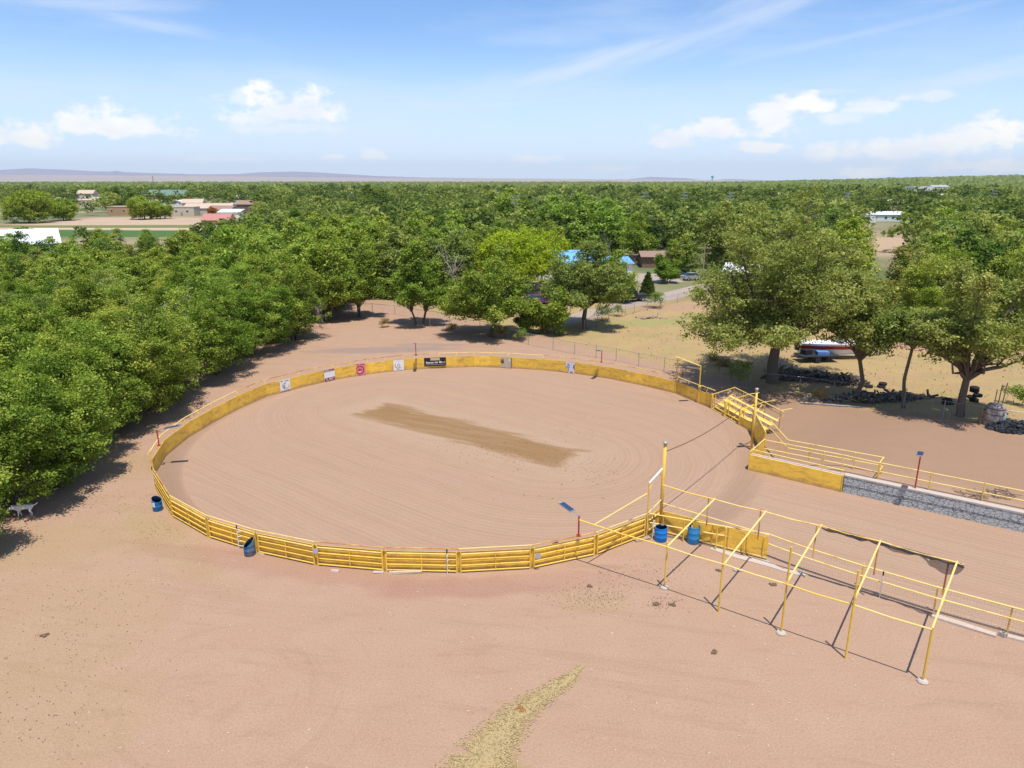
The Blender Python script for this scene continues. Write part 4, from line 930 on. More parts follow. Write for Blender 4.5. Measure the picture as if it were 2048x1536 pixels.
def clusters(rng, H, W, base, nl, nc, lobe=(.17, .27), droop=0., top=1.):
    a, b = W/2, (H-base)/2; zc = base+b; out = []; lobes = []
    for i in range(nl):
        if i == 0: d = np.array([0, 0, .62])
        else:
            th = rng.uniform(0, 6.283)+i*2.4; z = rng.uniform(-.75, .85); rr = math.sqrt(max(0, 1-z*z)); k = rng.uniform(.45, .80); d = np.array([math.cos(th)*rr, math.sin(th)*rr, z])*k
        c = np.array([d[0]*a, d[1]*a, zc+d[2]*b]); r = W*rng.uniform(*lobe); r = min(r, H-c[2]+.3) if i else r; lobes.append((c, r))
        dd = rng.normal(size=(nc*2, 3)); dd /= np.linalg.norm(dd, axis=1)[:, None]
        keep = dd[:, 2] > rng.uniform(-1.35, .05, nc*2); dd = dd[keep][:nc]
        p = c+dd*np.array([1, 1, .8])*r*rng.uniform(.72, 1.08, len(dd))[:, None]
        p[:, 2] -= droop*np.linalg.norm(p[:, :2]-c[:2], axis=1)
        p[:, 2] = np.maximum(p[:, 2], base*.6+.25); out.append(np.concatenate([p, dd, np.full((len(p), 1), rng.uniform(-.12, .12))], 1))
    return lobes, np.concatenate(out)
def plumes(rng, H, W, base, npl, per):
    """upright ragged crown: several tall narrow masses of different height"""
    lobes, out = [], []
    for i in range(npl):
        a = rng.uniform(0, 6.283)+i*2.4; off = 0 if i == 0 else W*rng.uniform(.14, .34); cx, cy = math.cos(a)*off, math.sin(a)*off
        h = H if i == 0 else H*rng.uniform(.50, .95)*(1-.25*off/W); w_ = W*rng.uniform(.15, .25); b0 = base*rng.uniform(.6, 1.4)
        n = int(per*rng.uniform(.8, 1.2)*(h-b0)/H*1.2); t = rng.uniform(0, 1, n)**.85; z = b0+(h-b0)*t; pr = np.sin(np.clip(t*.86+.10, 0, 1)*math.pi)**.6
        th = rng.uniform(0, 6.283, n); r = w_*pr*rng.uniform(.45, 1.25, n); lean = (t-.3)*W*.10
        p = np.stack([cx+math.cos(a)*lean+r*np.cos(th), cy+math.sin(a)*lean+r*np.sin(th), z], 1); dd = np.stack([np.cos(th)*.8, np.sin(th)*.8, .3+t], 1)
        tb = rng.uniform(-.16, .16); out.append(np.concatenate([p, dd, (tb+rng.normal(0, .08, n))[:, None]], 1))
        for k in (.35, .6, .85): lobes.append((np.array([cx+math.cos(a)*(k-.3)*W*.1, cy+math.sin(a)*(k-.3)*W*.1, b0+(h-b0)*k]), w_*.8))
    return lobes, np.concatenate(out)
def fans(rng, H, W, base0, nlimb, per, fork, lift=0.):
    """airy spreading crown: leaf sprays along limbs that fan out of the fork"""
    lobes, out = [], []
    for i in range(nlimb):
        a = i*2.4+rng.uniform(-.5, .5); base = base0+lift*(3.0*max(0, math.cos(a))-1.3*max(0, -math.cos(a))); inc = (rng.uniform(.02, 1.0)**.75)*R(100); d = np.array([math.sin(inc)*math.cos(a), math.sin(inc)*math.sin(a), math.cos(inc)])
        L = 1/math.sqrt((d[0]**2+d[1]**2)/(W/2)**2+d[2]**2/(H-fork)**2)*rng.uniform(.82, 1.05); L = L if d[2] > 0 else L*.85; n = int(per*L/(H*.6)); t = rng.uniform(.28, 1, n)**.8
        e = np.array([0, 0, fork])+d*L; e[2] = max(e[2], base+rng.uniform(.2, 1.8)); bend = rng.normal(0, .05, 3)*L
        sp = (.22+.78*np.sin(np.clip(t, 0, 1)*2.6)**1)*W*.105; g = rng.normal(size=(n, 3)); g /= np.linalg.norm(g, axis=1)[:, None]
        p = np.array([0, 0, fork])+(e-np.array([0, 0, fork]))*t[:, None]+bend*(t*(1-t)*4)[:, None]+g*(sp*rng.uniform(.5, 1.15, n))[:, None]*np.array([1, 1, .75])
        lowp = p[:, 2] < base+.6; p[:, 2] = np.where(lowp, base+.6-rng.uniform(-1., 1., n)**2*rng.uniform(0, 1.5)+rng.uniform(-.5, 1.3, n), p[:, 2]); out.append(np.concatenate([p, g+np.array([0, 0, .4]), (rng.uniform(-.10, .10)+rng.normal(0, .09, n))[:, None]], 1)); lobes.append((e*.92+np.array([0, 0, fork])*.08, W*.09))
        lobes.append((np.array([0, 0, fork])*.45+e*.55+bend, W*.08))
    return lobes, np.concatenate(out)
def leaves(rng, cl, nleaf, ls, cr, up=.55, extra=0):
    n = len(cl); c = np.repeat(cl[:, :3], nleaf, 0); nd = np.repeat(cl[:, 3:6], nleaf, 0); tb = np.repeat(cl[:, 6]+rng.normal(0, .10, n), nleaf)
    N = len(c); g = rng.normal(size=(N, 3))*np.array([1, 1, .55])*cr*.62
    p = c+g; nn = rng.normal(size=(N, 3))*.75+nd*.55+np.array([0, 0, up]); nn /= np.linalg.norm(nn, axis=1)[:, None]
    t = rng.normal(size=(N, 3)); u = np.cross(nn, t); u /= np.linalg.norm(u, axis=1)[:, None]+1e-9; v = np.cross(nn, u)
    s = ls*rng.uniform(.6, 1.35, N)[:, None]; u = u*s; v = v*s*.62
    V_ = np.stack([p-u, p-v, p+u, p+v], 1).reshape(-1, 3); F_ = np.arange(N*4).reshape(-1, 4)
    tint = np.clip(.43+tb*1.3+rng.normal(0, .19, N)+g[:, 2]/(cr+1e-6)*.10, 0, 1); return V_, F_, tint
def branches(rng, H, W, base, lobes, tr, stems=1, sub=5, fork=None):
    b = MB(); fork = fork or base*.9
    forks = []
    for s_ in range(stems):
        a = rng.uniform(0, 6.28); r0 = .0 if stems == 1 else .35+.25*rng.rand(); sp = 0 if stems == 1 else W*.06
        p0 = Vector((math.cos(a)*r0, math.sin(a)*r0, -.1)); p1 = Vector((math.cos(a)*(r0+sp), math.sin(a)*(r0+sp), fork)); r = tr/(stems**.45)
        mid = p0.lerp(p1, .5)+Vector((rng.normal(0, .05), rng.normal(0, .05), 0))*fork; b.path([p0, p0+Vector((0, 0, .25)), mid, p1], [r*1.45, r*1.08, r*.92, r*.8], 9, False); forks.append((p1, r*.8))
    for (c, lr) in lobes:
        c = Vector(c); f, fr = min(forks, key=lambda q: (q[0]-c).length); q1 = f.lerp(c, .45)+Vector((rng.normal(0, .06)*W, rng.normal(0, .06)*W, rng.uniform(-.02, .06)*H)); r = fr*rng.uniform(.45, .7)
        b.path([f-Vector((0, 0, .15)), f.lerp(q1, .5)+Vector((0, 0, .2)), q1, c], [r, r*.8, r*.55, r*.3], 6, False)
        for k in range(sub):
            d = Vector(rng.normal(size=3)); d.z = abs(d.z)*.6; d.normalize(); s0 = q1.lerp(c, rng.uniform(.2, 1)); b.path([s0, s0+d*lr*.5+Vector((0, 0, .1)), s0+d*lr*rng.uniform(.8, 1.15)], [r*.26, r*.16, r*.05], 4, False)
    return b
def proto(seed, H, W, base, nl, nc, nleaf, ls, cr, tr, leafm, stems=1, up=.55, lobe=(.17, .27), droop=0., sub=5, fork=None, barkm=None, name='tree', shape='round'):
    rng = np.random.RandomState(seed)
    lobes, cl = plumes(rng, H, W, base, nl, nc) if shape == 'plume' else fans(rng, H, W, base, nl, nc, fork, 1. if name == 'big_elm_tree' else 0.) if shape == 'fan' else clusters(rng, H, W, base, nl, nc, lobe, droop)
    r = D.objects.new(name, None); r['H'] = 1.
    v, f, ti = leaves(rng, cl, nleaf, ls, cr, up); me = np_mesh('crown', v, f, ti); me.materials.append(leafm)
    tk = branches(rng, H, W, base, lobes, tr, stems, sub, fork); tm = D.meshes.new('trunk'); tm.from_pydata([tuple(q) for q in tk.v], [], tk.f); tm.materials.append(barkm or M_bark); tm.polygons.foreach_set('use_smooth', [True]*len(tm.polygons))
    return (name, tm, me, H, W, leafm)
TREES = []
def plant(pr, x, y, h=None, rz=None, label='', group=None, cat='tree', z=None, name=None, wide=1., leafm=None):
    nm, tm, me, H, W, lm = pr; s = (h or H)/H; z = terr(x, y) if z is None else z
    t = thing(name or nm, label, cat, (x, y, z), group, random.uniform(0, 6.28) if rz is None else rz); t.scale = (s*wide, s*wide, s)
    a = D.objects.new('trunk', tm); COL.objects.link(a); a.parent = t
    if me is not None:
        b = D.objects.new('crown', me); COL.objects.link(b); b.parent = t
        if leafm: b.material_slots[0].link = 'OBJECT'; b.material_slots[0].material = leafm
    TREES.append((x, y, (h or H)*.5, W*s*wide*.5)); return t
NEARP = [proto(100+i, 8.8, 7.4, .5, 7+i % 3, 92, 62, .086, .42, .16, L_elm, stems=3, fork=1.4, up=.7, shape='plume', sub=3, name='elm_tree') for i in range(7)]
FRONTP = [proto(130+i, 8.8, 7.6, 1.1, 9+i % 2, 100, 64, .080, .40, .15, L_elm, stems=4, fork=1.3, up=.65, shape='plume', sub=3, name='elm_tree') for i in range(4)]
MIDP = [proto(200+i, 11, 10.5, .9, 8+i % 2, 80, 26, .19, .62, .24, L_elm, stems=1+i % 2, fork=2.0, up=.7, shape='plume', sub=3, name='elm_tree') for i in range(5)]
MIDD = [proto(220+i, 11, 9, .8, 7, 80, 28, .19, .6, .24, L_dark, fork=2.0, up=.7, shape='plume', sub=3, name='broadleaf_tree') for i in range(2)]
FARP_ = [proto(240+i, 10, 10.5, .8, 13, 14, 30, .26, .80, .22, (L_far, L_elm, L_far)[i % 3], sub=0, fork=2., name='broadleaf_tree') for i in range(4)]
BIG = proto(300, 17.0, 18.0, 5.2, 32, 120, 30, .102, .44, .50, L_big, fork=3.6, sub=6, up=.75, shape='fan', name='big_elm_tree')
MEDP = [proto(310+i, (10.5, 9.2, 12.2)[i], (5.2, 4.5, 8.0)[i], (4.6, 5.0, 4.9)[i], (17, 12, 24)[i], 95, 28, .094, .36, (.17, .12, .26)[i], L_big, stems=1, fork=(3.2, 4.4, 2.6)[i], sub=5, up=.75, shape='fan', name='elm_tree') for i in range(3)]
YARD = [proto(320+i, (10.2, 11.8, 11.1, 6.)[i], (11.0, 11.8, 8.0, 5.2)[i], (3.3, 3.0, 3.0, .9)[i], (22, 28, 20, 12)[i], 105, 26, .12, .46, (.30, .32, .22, .10)[i], (L_big, L_elm, L_elm, L_elm)[i], stems=(1, 2, 3, 2)[i], fork=(2.6, 2.0, 1.8, .9)[i], sub=5, up=.75, shape='fan', name='elm_tree') for i in range(4)]
WIL = proto(340, 10, 17, 1.2, 24, 30, 44, .19, .8, .4, L_wil, droop=.25, lobe=(.16, .22), fork=2.5, name='willow_tree')
COT = proto(341, 17, 24, -1., 34, 24, 30, .40, 1.3, .5, leaf_mat('cottonwood_leaves', (.17, .23, .035), (.30, .39, .055), (.46, .52, .10), .06), lobe=(.16, .22), fork=3., name='cottonwood_tree')
def dead_proto(seed, H, W):
    rng = np.random.RandomState(seed); b = MB()
    def grow(p, d, L, r, lv):
        q = p+d*L*.5+Vector(rng.normal(0, .06, 3))*L; e = p+d*L+Vector(rng.normal(0, .08, 3))*L; b.path([p, q, e], [r, r*.75, r*.5], 5 if lv < 2 else 3, False)
        if lv < 4:
            for k in range(3 if lv else 5):
                dd = (d+Vector(rng.normal(0, .62, 3))); dd.z += .12; dd.normalize(); grow(p.lerp(e, rng.uniform(.5, 1)), dd, L*rng.uniform(.55, .8), r*.5, lv+1)
    grow(Vector((0, 0, 0)), Vector((0, 0, 1)), H*.36, .16, 0)
    tm = D.meshes.new('trunk'); tm.from_pydata([tuple(q) for q in b.v], [], b.f); tm.materials.append(M_deadwood); return ('dead_tree', tm, None, H, W, None)
DEAD = dead_proto(5, 9, 7)
# conifer
def conifer(H, W, seed, leafm):
    rng = np.random.RandomState(seed); n = 900; z = H*(1-rng.uniform(0, 1, n)**.55*.96); r = W/2*(1-z/H)**.8*rng.uniform(.75, 1.05, n); a = rng.uniform(0, 6.28, n)
    cl = np.stack([r*np.cos(a), r*np.sin(a), z, np.cos(a), np.sin(a), .2+a*0, a*0], 1); v, f, ti = leaves(rng, cl, 10, .1, .2, .2); me = np_mesh('crown', v, f, ti); me.materials.append(leafm)
    b = MB(); b.tube((0, 0, -.1), (0, 0, H*.9), .1, 6, .03); tm = D.meshes.new('trunk'); tm.from_pydata([tuple(q) for q in b.v], [], b.f); tm.materials.append(M_bark); return ('conifer_tree', tm, me, H, W, leafm)
CON = conifer(3.9, 2.6, 3, leaf_mat('conifer_leaves', (.04, .075, .015), (.09, .13, .03), (.15, .18, .05)))
# --- front row of the grove, left of the arena (surveyed along the shade edge)
front = [(-105, 1085, 8.4), (-5, 1058, 8.0), (110, 1028, 8.8), (200, 985, 8.6), (262, 940, 9.0), (310, 900, 8.8), (365, 862, 9.0), (420, 828, 9.2), (480, 790, 9.4), (535, 757, 9.4), (590, 722, 9.8), (660, 690, 10.4)]
fl = ['leafy elm at the grove edge by the left picture border, above the white dog', 'low bushy elm at the grove edge just right of the white dog', 'bright green elm at the grove edge nearest the blue slanted barrel', 'bushy elm at the grove edge, fourth along from the left border',
      'elm at the grove edge, fifth along from the left border', 'elm at the grove edge beside the leaning red lamp post', 'elm at the grove edge, seventh along from the left border', 'elm at the grove edge, eighth along from the left border', 'bright elm at the grove edge, ninth along from the left border',
      'elm at the grove edge, tenth along from the left border', 'elm at the grove edge, eleventh along from the left border', 'elm ending the grove edge where the dirt yard widens, twelfth from the left border']
FX = []
for i, (px, py, h) in enumerate(front):
    g = G(px, py); ox, oy = (3.3, 1.0) if i < 4 else (5.2, 1.9) if i < 10 else (5.4, 2.8)
    FX.append((g.y+oy, g.x-ox)); plant(FRONTP[i % 4], g.x-ox, g.y+oy, h, i*1.7, fl[i], 'elms along the front edge of the grove')
# --- hand-placed trees of the yard
def pt_(pr, px, py, h, lb, grp=None, **k): g = GT(px, py); return plant(pr, g.x, g.y, h, label=lb, group=grp, **k)
pt_(BIG, 1545, 765, 17.9, 'very large spreading olive-green elm with forked trunk behind the bleachers', rz=.1, name='elm_tree')
pt_(MEDP[0], 1708, 802, 12.2, 'slim two-stemmed elm between the largest tree and the thin leaning one', rz=.4)
pt_(MEDP[1], 1806, 816, 10.8, 'thin leaning young elm, middle of the three small trees on the right', rz=2)
pt_(MEDP[2], 1920, 832, 14.2, 'elm with three upright stems beside the tank and crates on the right', rz=1.1)
pt_(YARD[0], 1170, 657, 10.8, 'dark-trunked elm with low spreading limbs left of the pickup', rz=2.2)
pt_(YARD[1], 975, 672, 11.6, 'broad elm with hanging dead twigs behind the far side of the arena', rz=.3)
pt_(YARD[2], 838, 650, 11.1, 'rounded elm with several slender stems left of the broad elm behind the arena', rz=1.)
pt_(YARD[3], 1102, 668, 6.4, 'young bright elm by the bend of the chain-link fence', rz=.2)
pt_(YARD[2], 722, 634, 10.2, 'elm with dark bare stems at the inner corner of the yard', rz=2.9)
pt_(YARD[2], 655, 642, 10.0, 'shaded elm between the grove edge and the bare-stemmed elm', rz=4.)
pt_(YARD[3], 1060, 664, 4.2, 'small yellowish shrub-like elm at the left end of the chain-link fence', rz=1.4)
pt_(DEAD, 640, 655, 5.6, 'grey dead leafless tree low at the end of the grove edge', cat='dead tree')
pt_(CON, 1294, 592, 4.0, 'small dark cone-shaped evergreen beside the driveway', rz=0)
pt_(YARD[3], 1330, 565, 6.0, 'small bright tree on the lawn behind the cone-shaped evergreen', rz=3.)
def top(px, py, h):                # where a tree of height h stands whose top is seen at px, py
    g = G(px, py, h); return g.x, g.y
for (pr, px, py, dist, lb, kw) in [(WIL, 1042, 457, 126, 'rounded yellow-green willow beside the blue roof', {}), (COT, 48, 379, 330, 'large yellow-green cottonwood at the left edge of the far field', {}), (COT, 283, 392, 360, 'domed yellow-green cottonwood in front of the adobe house', {}),
        (COT, 120, 396, 350, 'small sparse yellow-green tree left of the adobe house', {}), (COT, 316, 402, 365, 'low yellow-green tree right of the domed cottonwood', {}),
        (MIDD[0], 232, 372, 480, 'dark green tree between the long buildings and the domed cottonwood', {}), (MIDD[1], 212, 376, 470, 'dark tree just left of the domed cottonwood top', {}), (MIDD[0], 256, 376, 500, 'dark tree right behind the adobe house', {}),
        (MIDD[1], 1200, 488, 116, 'dense dark green tree in front of the blue roof', {}), (MIDP[2], 905, 462, 124, 'grey-green elm rising behind the left of the broad elm', dict(leafm=L_big)), (MIDP[0], 1238, 500, 112, 'loose green tree just right of the dense dark one before the blue roof', {}), (MIDP[1], 1270, 425, 168, 'tall tree standing over the lawn behind the blue roof', {}), (MIDP[2], 1368, 470, 150, 'bright green round tree at the end of the lawn beside the utility pole', dict(wide=.95)),
        (MIDP[0], 1105, 392, 190, 'tall light green cottonwood group behind the willow', dict(leafm=L_light, wide=1.15)), (MIDP[3], 1160, 388, 184, 'tall light green tree right behind the blue roof', dict(leafm=L_light, wide=1.15)), (MIDP[1], 1225, 398, 180, 'light green tall tree right of the blue roof', dict(leafm=L_light, wide=1.15)), (MIDP[2], 1020, 378, 225, 'tall light green tree above the willow', dict(leafm=L_light, wide=1.15)),
        (MIDD[0], 738, 368, 330, 'wide dark green crown standing above the woods near the horizon', dict(wide=1.4)), (MIDP[0], 632, 393, 195, 'pale grey-green tree rising out of the grove', dict(leafm=L_big)), (MIDD[1], 880, 430, 140, 'slender dark poplar-like tree above the broad elm', dict(wide=.55)),
        (MIDP[3], 812, 425, 150, 'feathery dark olive tree left of the dark poplar-like one', dict(leafm=L_big, wide=.7)), (MIDP[2], 1450, 405, 160, 'olive brown-green tree behind the largest elm', dict(leafm=L_big))]:
    q = AT(px, py, dist); x, y, h = q.x, q.y, q.z; plant(pr, x, y, h, label=lb, **kw)
x, y = G(425, 432)[:2]; 
plant(FARP_[0], x, y, 5, label='orange-red shrubby tree in front of the brown far houses', leafm=L_red)
x, y = G(122, 437)[:2]; plant(DEAD, x, y, 10, label='bare grey tree on the edge of the far green field', cat='dead tree')
for (px, py, h, lb) in ((355, 555, 8.8, 'bleached leafless tree rising out of the middle of the grove'), (300, 600, 7.6, 'smaller bleached leafless tree left of the first inside the grove'), (585, 500, 9.6, 'grey leafless tree in the right half of the grove'), (905, 470, 10, 'grey leafless tree just above the broad elm'), (1240, 455, 11, 'grey leafless tree above the blue outbuilding'), (1960, 470, 11, 'grey leafless tree high in the woods at the right')):
    x, y = top(px, py, h); plant(DEAD, x, y, h+.4, label=lb, group='dead trees in the woods', cat='dead tree')
g = G(30, 1125); plant(FRONTP[1], -29.1, 31.4, 7.8, label='elm mostly outside the left picture border throwing shade on the dirt below the dog')
# --- filling woods
def px_of(x, y, z):
    zz = z-CAMZ; d = y*math.cos(PITCH)-zz*math.sin(PITCH); u = y*math.sin(PITCH)+zz*math.cos(PITCH); return 1024+FPX*x/d, 768-FPX*u/d
def open_at(x, y, h):
    """True where nothing may grow: seen clearings stay clear"""
    bx, by = px_of(x, y, 0); tx, ty = px_of(x, y, h)
    if x > np.interp(y, [q[0] for q in FX], [q[1] for q in FX])-3 and y < 92: return not (x > 46 and y > 81)
    if y < 116 and -23 < x < 9: return True
    if y < 152 and 930 < bx < 1190: return True
    if y < 125 and 3 < x < 44: return True
    if y < 190 and 1120 < bx < 1440 and by > 468 and ty > 380: return True
    if bx < 520 and ty < 452+max(0, (bx-380))*-.25 and by > 436: return True                       # far fields on the left
    if 130 < y < 420 and bx < 480 and by > 436 and by < 470: return True
    if 130 < y and bx < 500 and 404 < by <= 436: return rngt.rand() < .8
    if 1695 < bx < 1835 and ty < 495 and by > 442: return True
    if 1430 < bx < 1640 and 95 < y < 175: return True
    return False
def crowded(x, y, s):
    for (a, b, c, d) in TREES[-400:]:
        if (a-x)**2+(b-y)**2 < (s*(1 if c < 7 else 1.15))**2: return True
    return False
rngt = np.random.RandomState(21); cand = []
def fill(y0, y1, step, pick, jitter=.42):
    y = y0
    while y < y1:
        x = -.86*y
        while x < .86*y:
            cx, cy = x+rngt.uniform(-1, 1)*step*jitter, y+rngt.uniform(-1, 1)*step*jitter; pr, h = pick(cx, cy)
            if not open_at(cx, cy, h) and not (cx > np.interp(cy, [q[0] for q in FX], [q[1] for q in FX])-3.4 and cy < 92 and cx < 40): cand.append((cx, cy, pr, h, step))
            x += step
        y += step*.9
def pk_near(x, y):
    h = (rngt.uniform(7.4, 9.6) if y < 85 else rngt.uniform(7.0, 8.2) if px_of(x, y, 8)[0] < 460 else rngt.uniform(9.6, 12.4)) if x < 0 else rngt.uniform(9.5, 13)
    return ((NEARP[rngt.randint(7)] if y < 95 else MIDP[rngt.randint(5)] if rngt.rand() > .12 else MIDD[rngt.randint(2)]), h)
def pk_mid(x, y):
    r_ = rngt.rand(); h = rngt.uniform(8.0, 12.5) if x > -60 or y > 330 else rngt.uniform(7, 9.5)
    return (MIDD[rngt.randint(2)] if r_ < .22 else MIDP[rngt.randint(5)] if y < 230 else FARP_[rngt.randint(4)]), h
fill(33, 133, 5.9, pk_near); fill(134, 330, 9.2, pk_mid)
cand.sort(key=lambda c: c[1]); budget = 292-len(TREES); far_list = []; nb = 0; GROVE = []; WOODS = []
for (x, y, pr, h, st) in cand:
    if crowded(x, y, st*.62): continue
    if nb < budget:
        nb += 1; px_, py_ = px_of(x, y, h)
        if y < 130 and x < 0: lb, gr = 'green elm crowded inside the dense grove left of the arena', 'elms inside the grove'
        elif x > 20 and y < 135: lb, gr = 'olive-green elm in the woods behind the right-hand field', 'elms in the woods on the right'
        else: lb, gr = 'broadleaf tree in the mixed woods between the houses', 'trees in the woods behind the arena'
        lm = None
        q_ = rngt.rand()
        if x > 20: lm = L_big if q_ < .4 else L_olive if q_ < .55 else L_light if q_ < .68 else None
        elif y > 128: lm = L_light if q_ < .25 else L_dark if q_ < .42 else L_big if q_ < .55 else None
        else: lm = L_light if q_ < .10 else L_big if q_ < .22 else None
        o_ = plant(pr, x, y, h, label=lb, group=gr, leafm=lm)
        if gr == 'elms inside the grove': GROVE.append(o_)
        else: WOODS.append(o_)
    else: far_list.append((x, y, h)); TREES.append((x, y, h*.5, 4))
edge = [math.atan2(*(G(a, b_)[:2])) for a, b_, c_ in front]; rank = {}
for o_ in sorted(GROVE, key=lambda q: q.location.length):
    a_ = math.atan2(o_.location.x, o_.location.y); k = min(range(len(edge)), key=lambda i: abs(edge[i]-a_)); rank[k] = rank.get(k, 0)+1; n_ = rank[k]
    if n_ <= 24: o_['label'] = f'grove elm, {ORD[n_-1]} one back behind the {ORD[k]} edge elm from the left'
marks = [(150, 'the white barn roof'), (400, 'the red-roofed house by the grove'), (560, 'the right half of the grove'), (722, 'the bare-stemmed elm'), (838, 'the rounded slender-stemmed elm'), (930, 'the left half of the broad elm'), (1000, 'the right half of the broad elm'), (1060, 'the willow'), (1120, 'the left end of the blue roof'), (1190, 'the dark-trunked elm'), (1262, 'the pickup'), (1330, 'the small lawn tree'),
         (1400, 'the utility pole'), (1480, 'the left half of the largest elm'), (1550, 'the trunk of the largest elm'), (1630, 'the right half of the largest elm'), (1712, 'the slim two-stemmed elm'), (1806, 'the thin leaning elm'), (1870, 'the gap between the thin and three-stemmed elms'), (1935, 'the three-stemmed elm'), (2020, 'the grey tank')]
rank = {}
for o_ in sorted(WOODS, key=lambda q: q.location.length):
    bx = px_of(o_.location.x, o_.location.y, 5)[0]; k = min(range(len(marks)), key=lambda i: abs(marks[i][0]-bx)); rank[k] = rank.get(k, 0)+1
    o_['label'] = f'woodland tree, {ORD[rank[k]-1]} one back beyond {marks[k][1]}'
# --- the rest of the woods: one mass of crowns out to the horizon
tpl = []
for i in range(6):
    rr_ = np.random.RandomState(400+i); lo, cl = clusters(rr_, 10, 9.5, .6, 9, 10); tpl.append(leaves(rr_, cl, 7, .46, .95)); 
tpl2 = []
for i in range(4):
    rr_ = np.random.RandomState(420+i); lo, cl = clusters(rr_, 10, 10, .6, 6, 6); tpl2.append(leaves(rr_, cl, 3, .9, 1.1))
y = 330
while y < 1150:
    st = 11+y*.010; x = -.84*y
    while x < .84*y:
        cx, cy = x+rngt.uniform(-4.5, 4.5), y+rngt.uniform(-4.5, 4.5); h = rngt.uniform(6.5, 11.5)+(3.5 if rngt.rand() < .12 else 0)
        if not open_at(cx, cy, h) : far_list.append((cx, cy, h))
        x += st
    y += st*.95
VV, FF, TT, off = [], [], [], 0
for (x, y, h) in far_list:
    v, f, ti = (tpl if y < 560 else tpl2)[rngt.randint(6 if y < 560 else 4)]; s_ = h/10; a = rngt.uniform(0, 6.28); ca, sa = math.cos(a), math.sin(a); wd = s_*rngt.uniform(.8, 1.6)
    q = np.stack([(v[:, 0]*ca-v[:, 1]*sa)*wd+x, (v[:, 0]*sa+v[:, 1]*ca)*wd+y, v[:, 2]*s_], 1); VV.append(q); FF.append(f+off); off += len(q); TT.append(np.clip(ti+rngt.normal(0, .26)-.04, 0, 1))
# continuous canopy beyond
az_ = np.linspace(-.80, .80, 700); rad = 1120*1.045**np.arange(0, 42); AZ, RD = np.meshgrid(az_, rad)
X = RD*np.sin(AZ); Y = RD*np.cos(AZ); Z = rngt.uniform(5.5, 11.5, X.shape)+rngt.normal(0, 1, (1, 700)); Z = Z+rngt.normal(0, 1.6, X.shape)+np.clip((X/Y-.30)*110, 0, 42)*np.clip((Y-1800)/2600, 0, 1); Z[0] = 0
Z = np.where((X/Y < .35) & (Y > 5600), -5, Z)
q = np.stack([X, Y, Z], -1).reshape(-1, 3); i_ = (np.arange(699)[None, :]+np.arange(len(rad)-1)[:, None]*700).ravel(); f = np.stack([i_, i_+1, i_+701, i_+700], -1)
VV.append(q); FF.append(f+off); TT.append(np.clip(rngt.normal(.42, .22, len(f)), 0, 1))
me = np_mesh('woodland', np.concatenate(VV), np.concatenate(FF), np.concatenate(TT)); me.materials.append(L_far)
tag(link('woodland', me), 'mass of green tree crowns stretching to the horizon', None, None, 'stuff')
# shrubs and weeds along the chain-link fence
SHR = [proto(500+i, 1.4, 1.8, .05, 6, 14, 16, .055, .2, .02, (leaf_mat('dry_shrub_leaves', (.16, .13, .05), (.30, .22, .08), (.42, .33, .13)), L_elm, L_big)[i], stems=3, fork=.3, sub=2, name='shrub') for i in range(3)]
for i, (px, py, h, k, lb) in enumerate([(1000, 678, 1.6, 0, 'dry tan shrub under the broad elm'), (1045, 682, 1.6, 1, 'green shrub at the left end of the chain-link fence'), (905, 668, 1.3, 0, 'dry tan shrub between the two elms behind the arena'), (1125, 672, 1.2, 1, 'green shrub beside the young bright elm'),
        (1205, 640, 2.0, 2, 'dark shrub at the foot of the dark-trunked elm'), (1235, 632, 1.6, 2, 'grey-green shrub on the driveway fence'), (1312, 616, 2.4, 2, 'olive bush growing through the driveway fence'), (1395, 600, 2.2, 1, 'green bush at the end of the driveway fence'),
        (1480, 765, 2.0, 2, 'dark shrub against the left of the largest trunk'), (1450, 745, 1.5, 0, 'dry shrub left of the largest trunk'), (1640, 800, 1.0, 0, 'low dry shrub under the right-hand fence'), (2030, 810, 1.7, 1, 'green sprouting shrub behind the grey tank at the right edge'), (1425, 730, 1.2, 0, 'low dry shrub by the gateway frame'), (770, 655, 1.2, 0, 'dry shrub beside the bare-stemmed elm'), (1085, 668, 1.0, 0, 'small dry shrub beside the fence bend')]):
    g = GT(px, py); plant(SHR[k], g.x, g.y, h, label=lb, cat='shrub')
# grass tufts on the field
pt = []
rg = np.random.RandomState(8)
for _ in range(9000):
    x = rg.uniform(4, 62); y = rg.uniform(56, 106); p = Vector((x, y, 0)); fd_ = (FCc-FA).normalized(); nn_ = Vector((-fd_.y, fd_.x, 0))
    if (p-FA).dot(nn_) > .8 and (rg.rand() < .5+.5*math.sin(x*.4)*math.cos(y*.3)): pt.append((x, y, terr(x, y)))
scatter('dry_grass', pt, .06, mat('dry_grass_blades', (.42, .32, .14), .9, .25, 1.5, (.28, .28, .10), .45, .12, obj=False), 'stuff', 'dry yellow grass tufts over the field beyond the chain-link fence', 1.2)
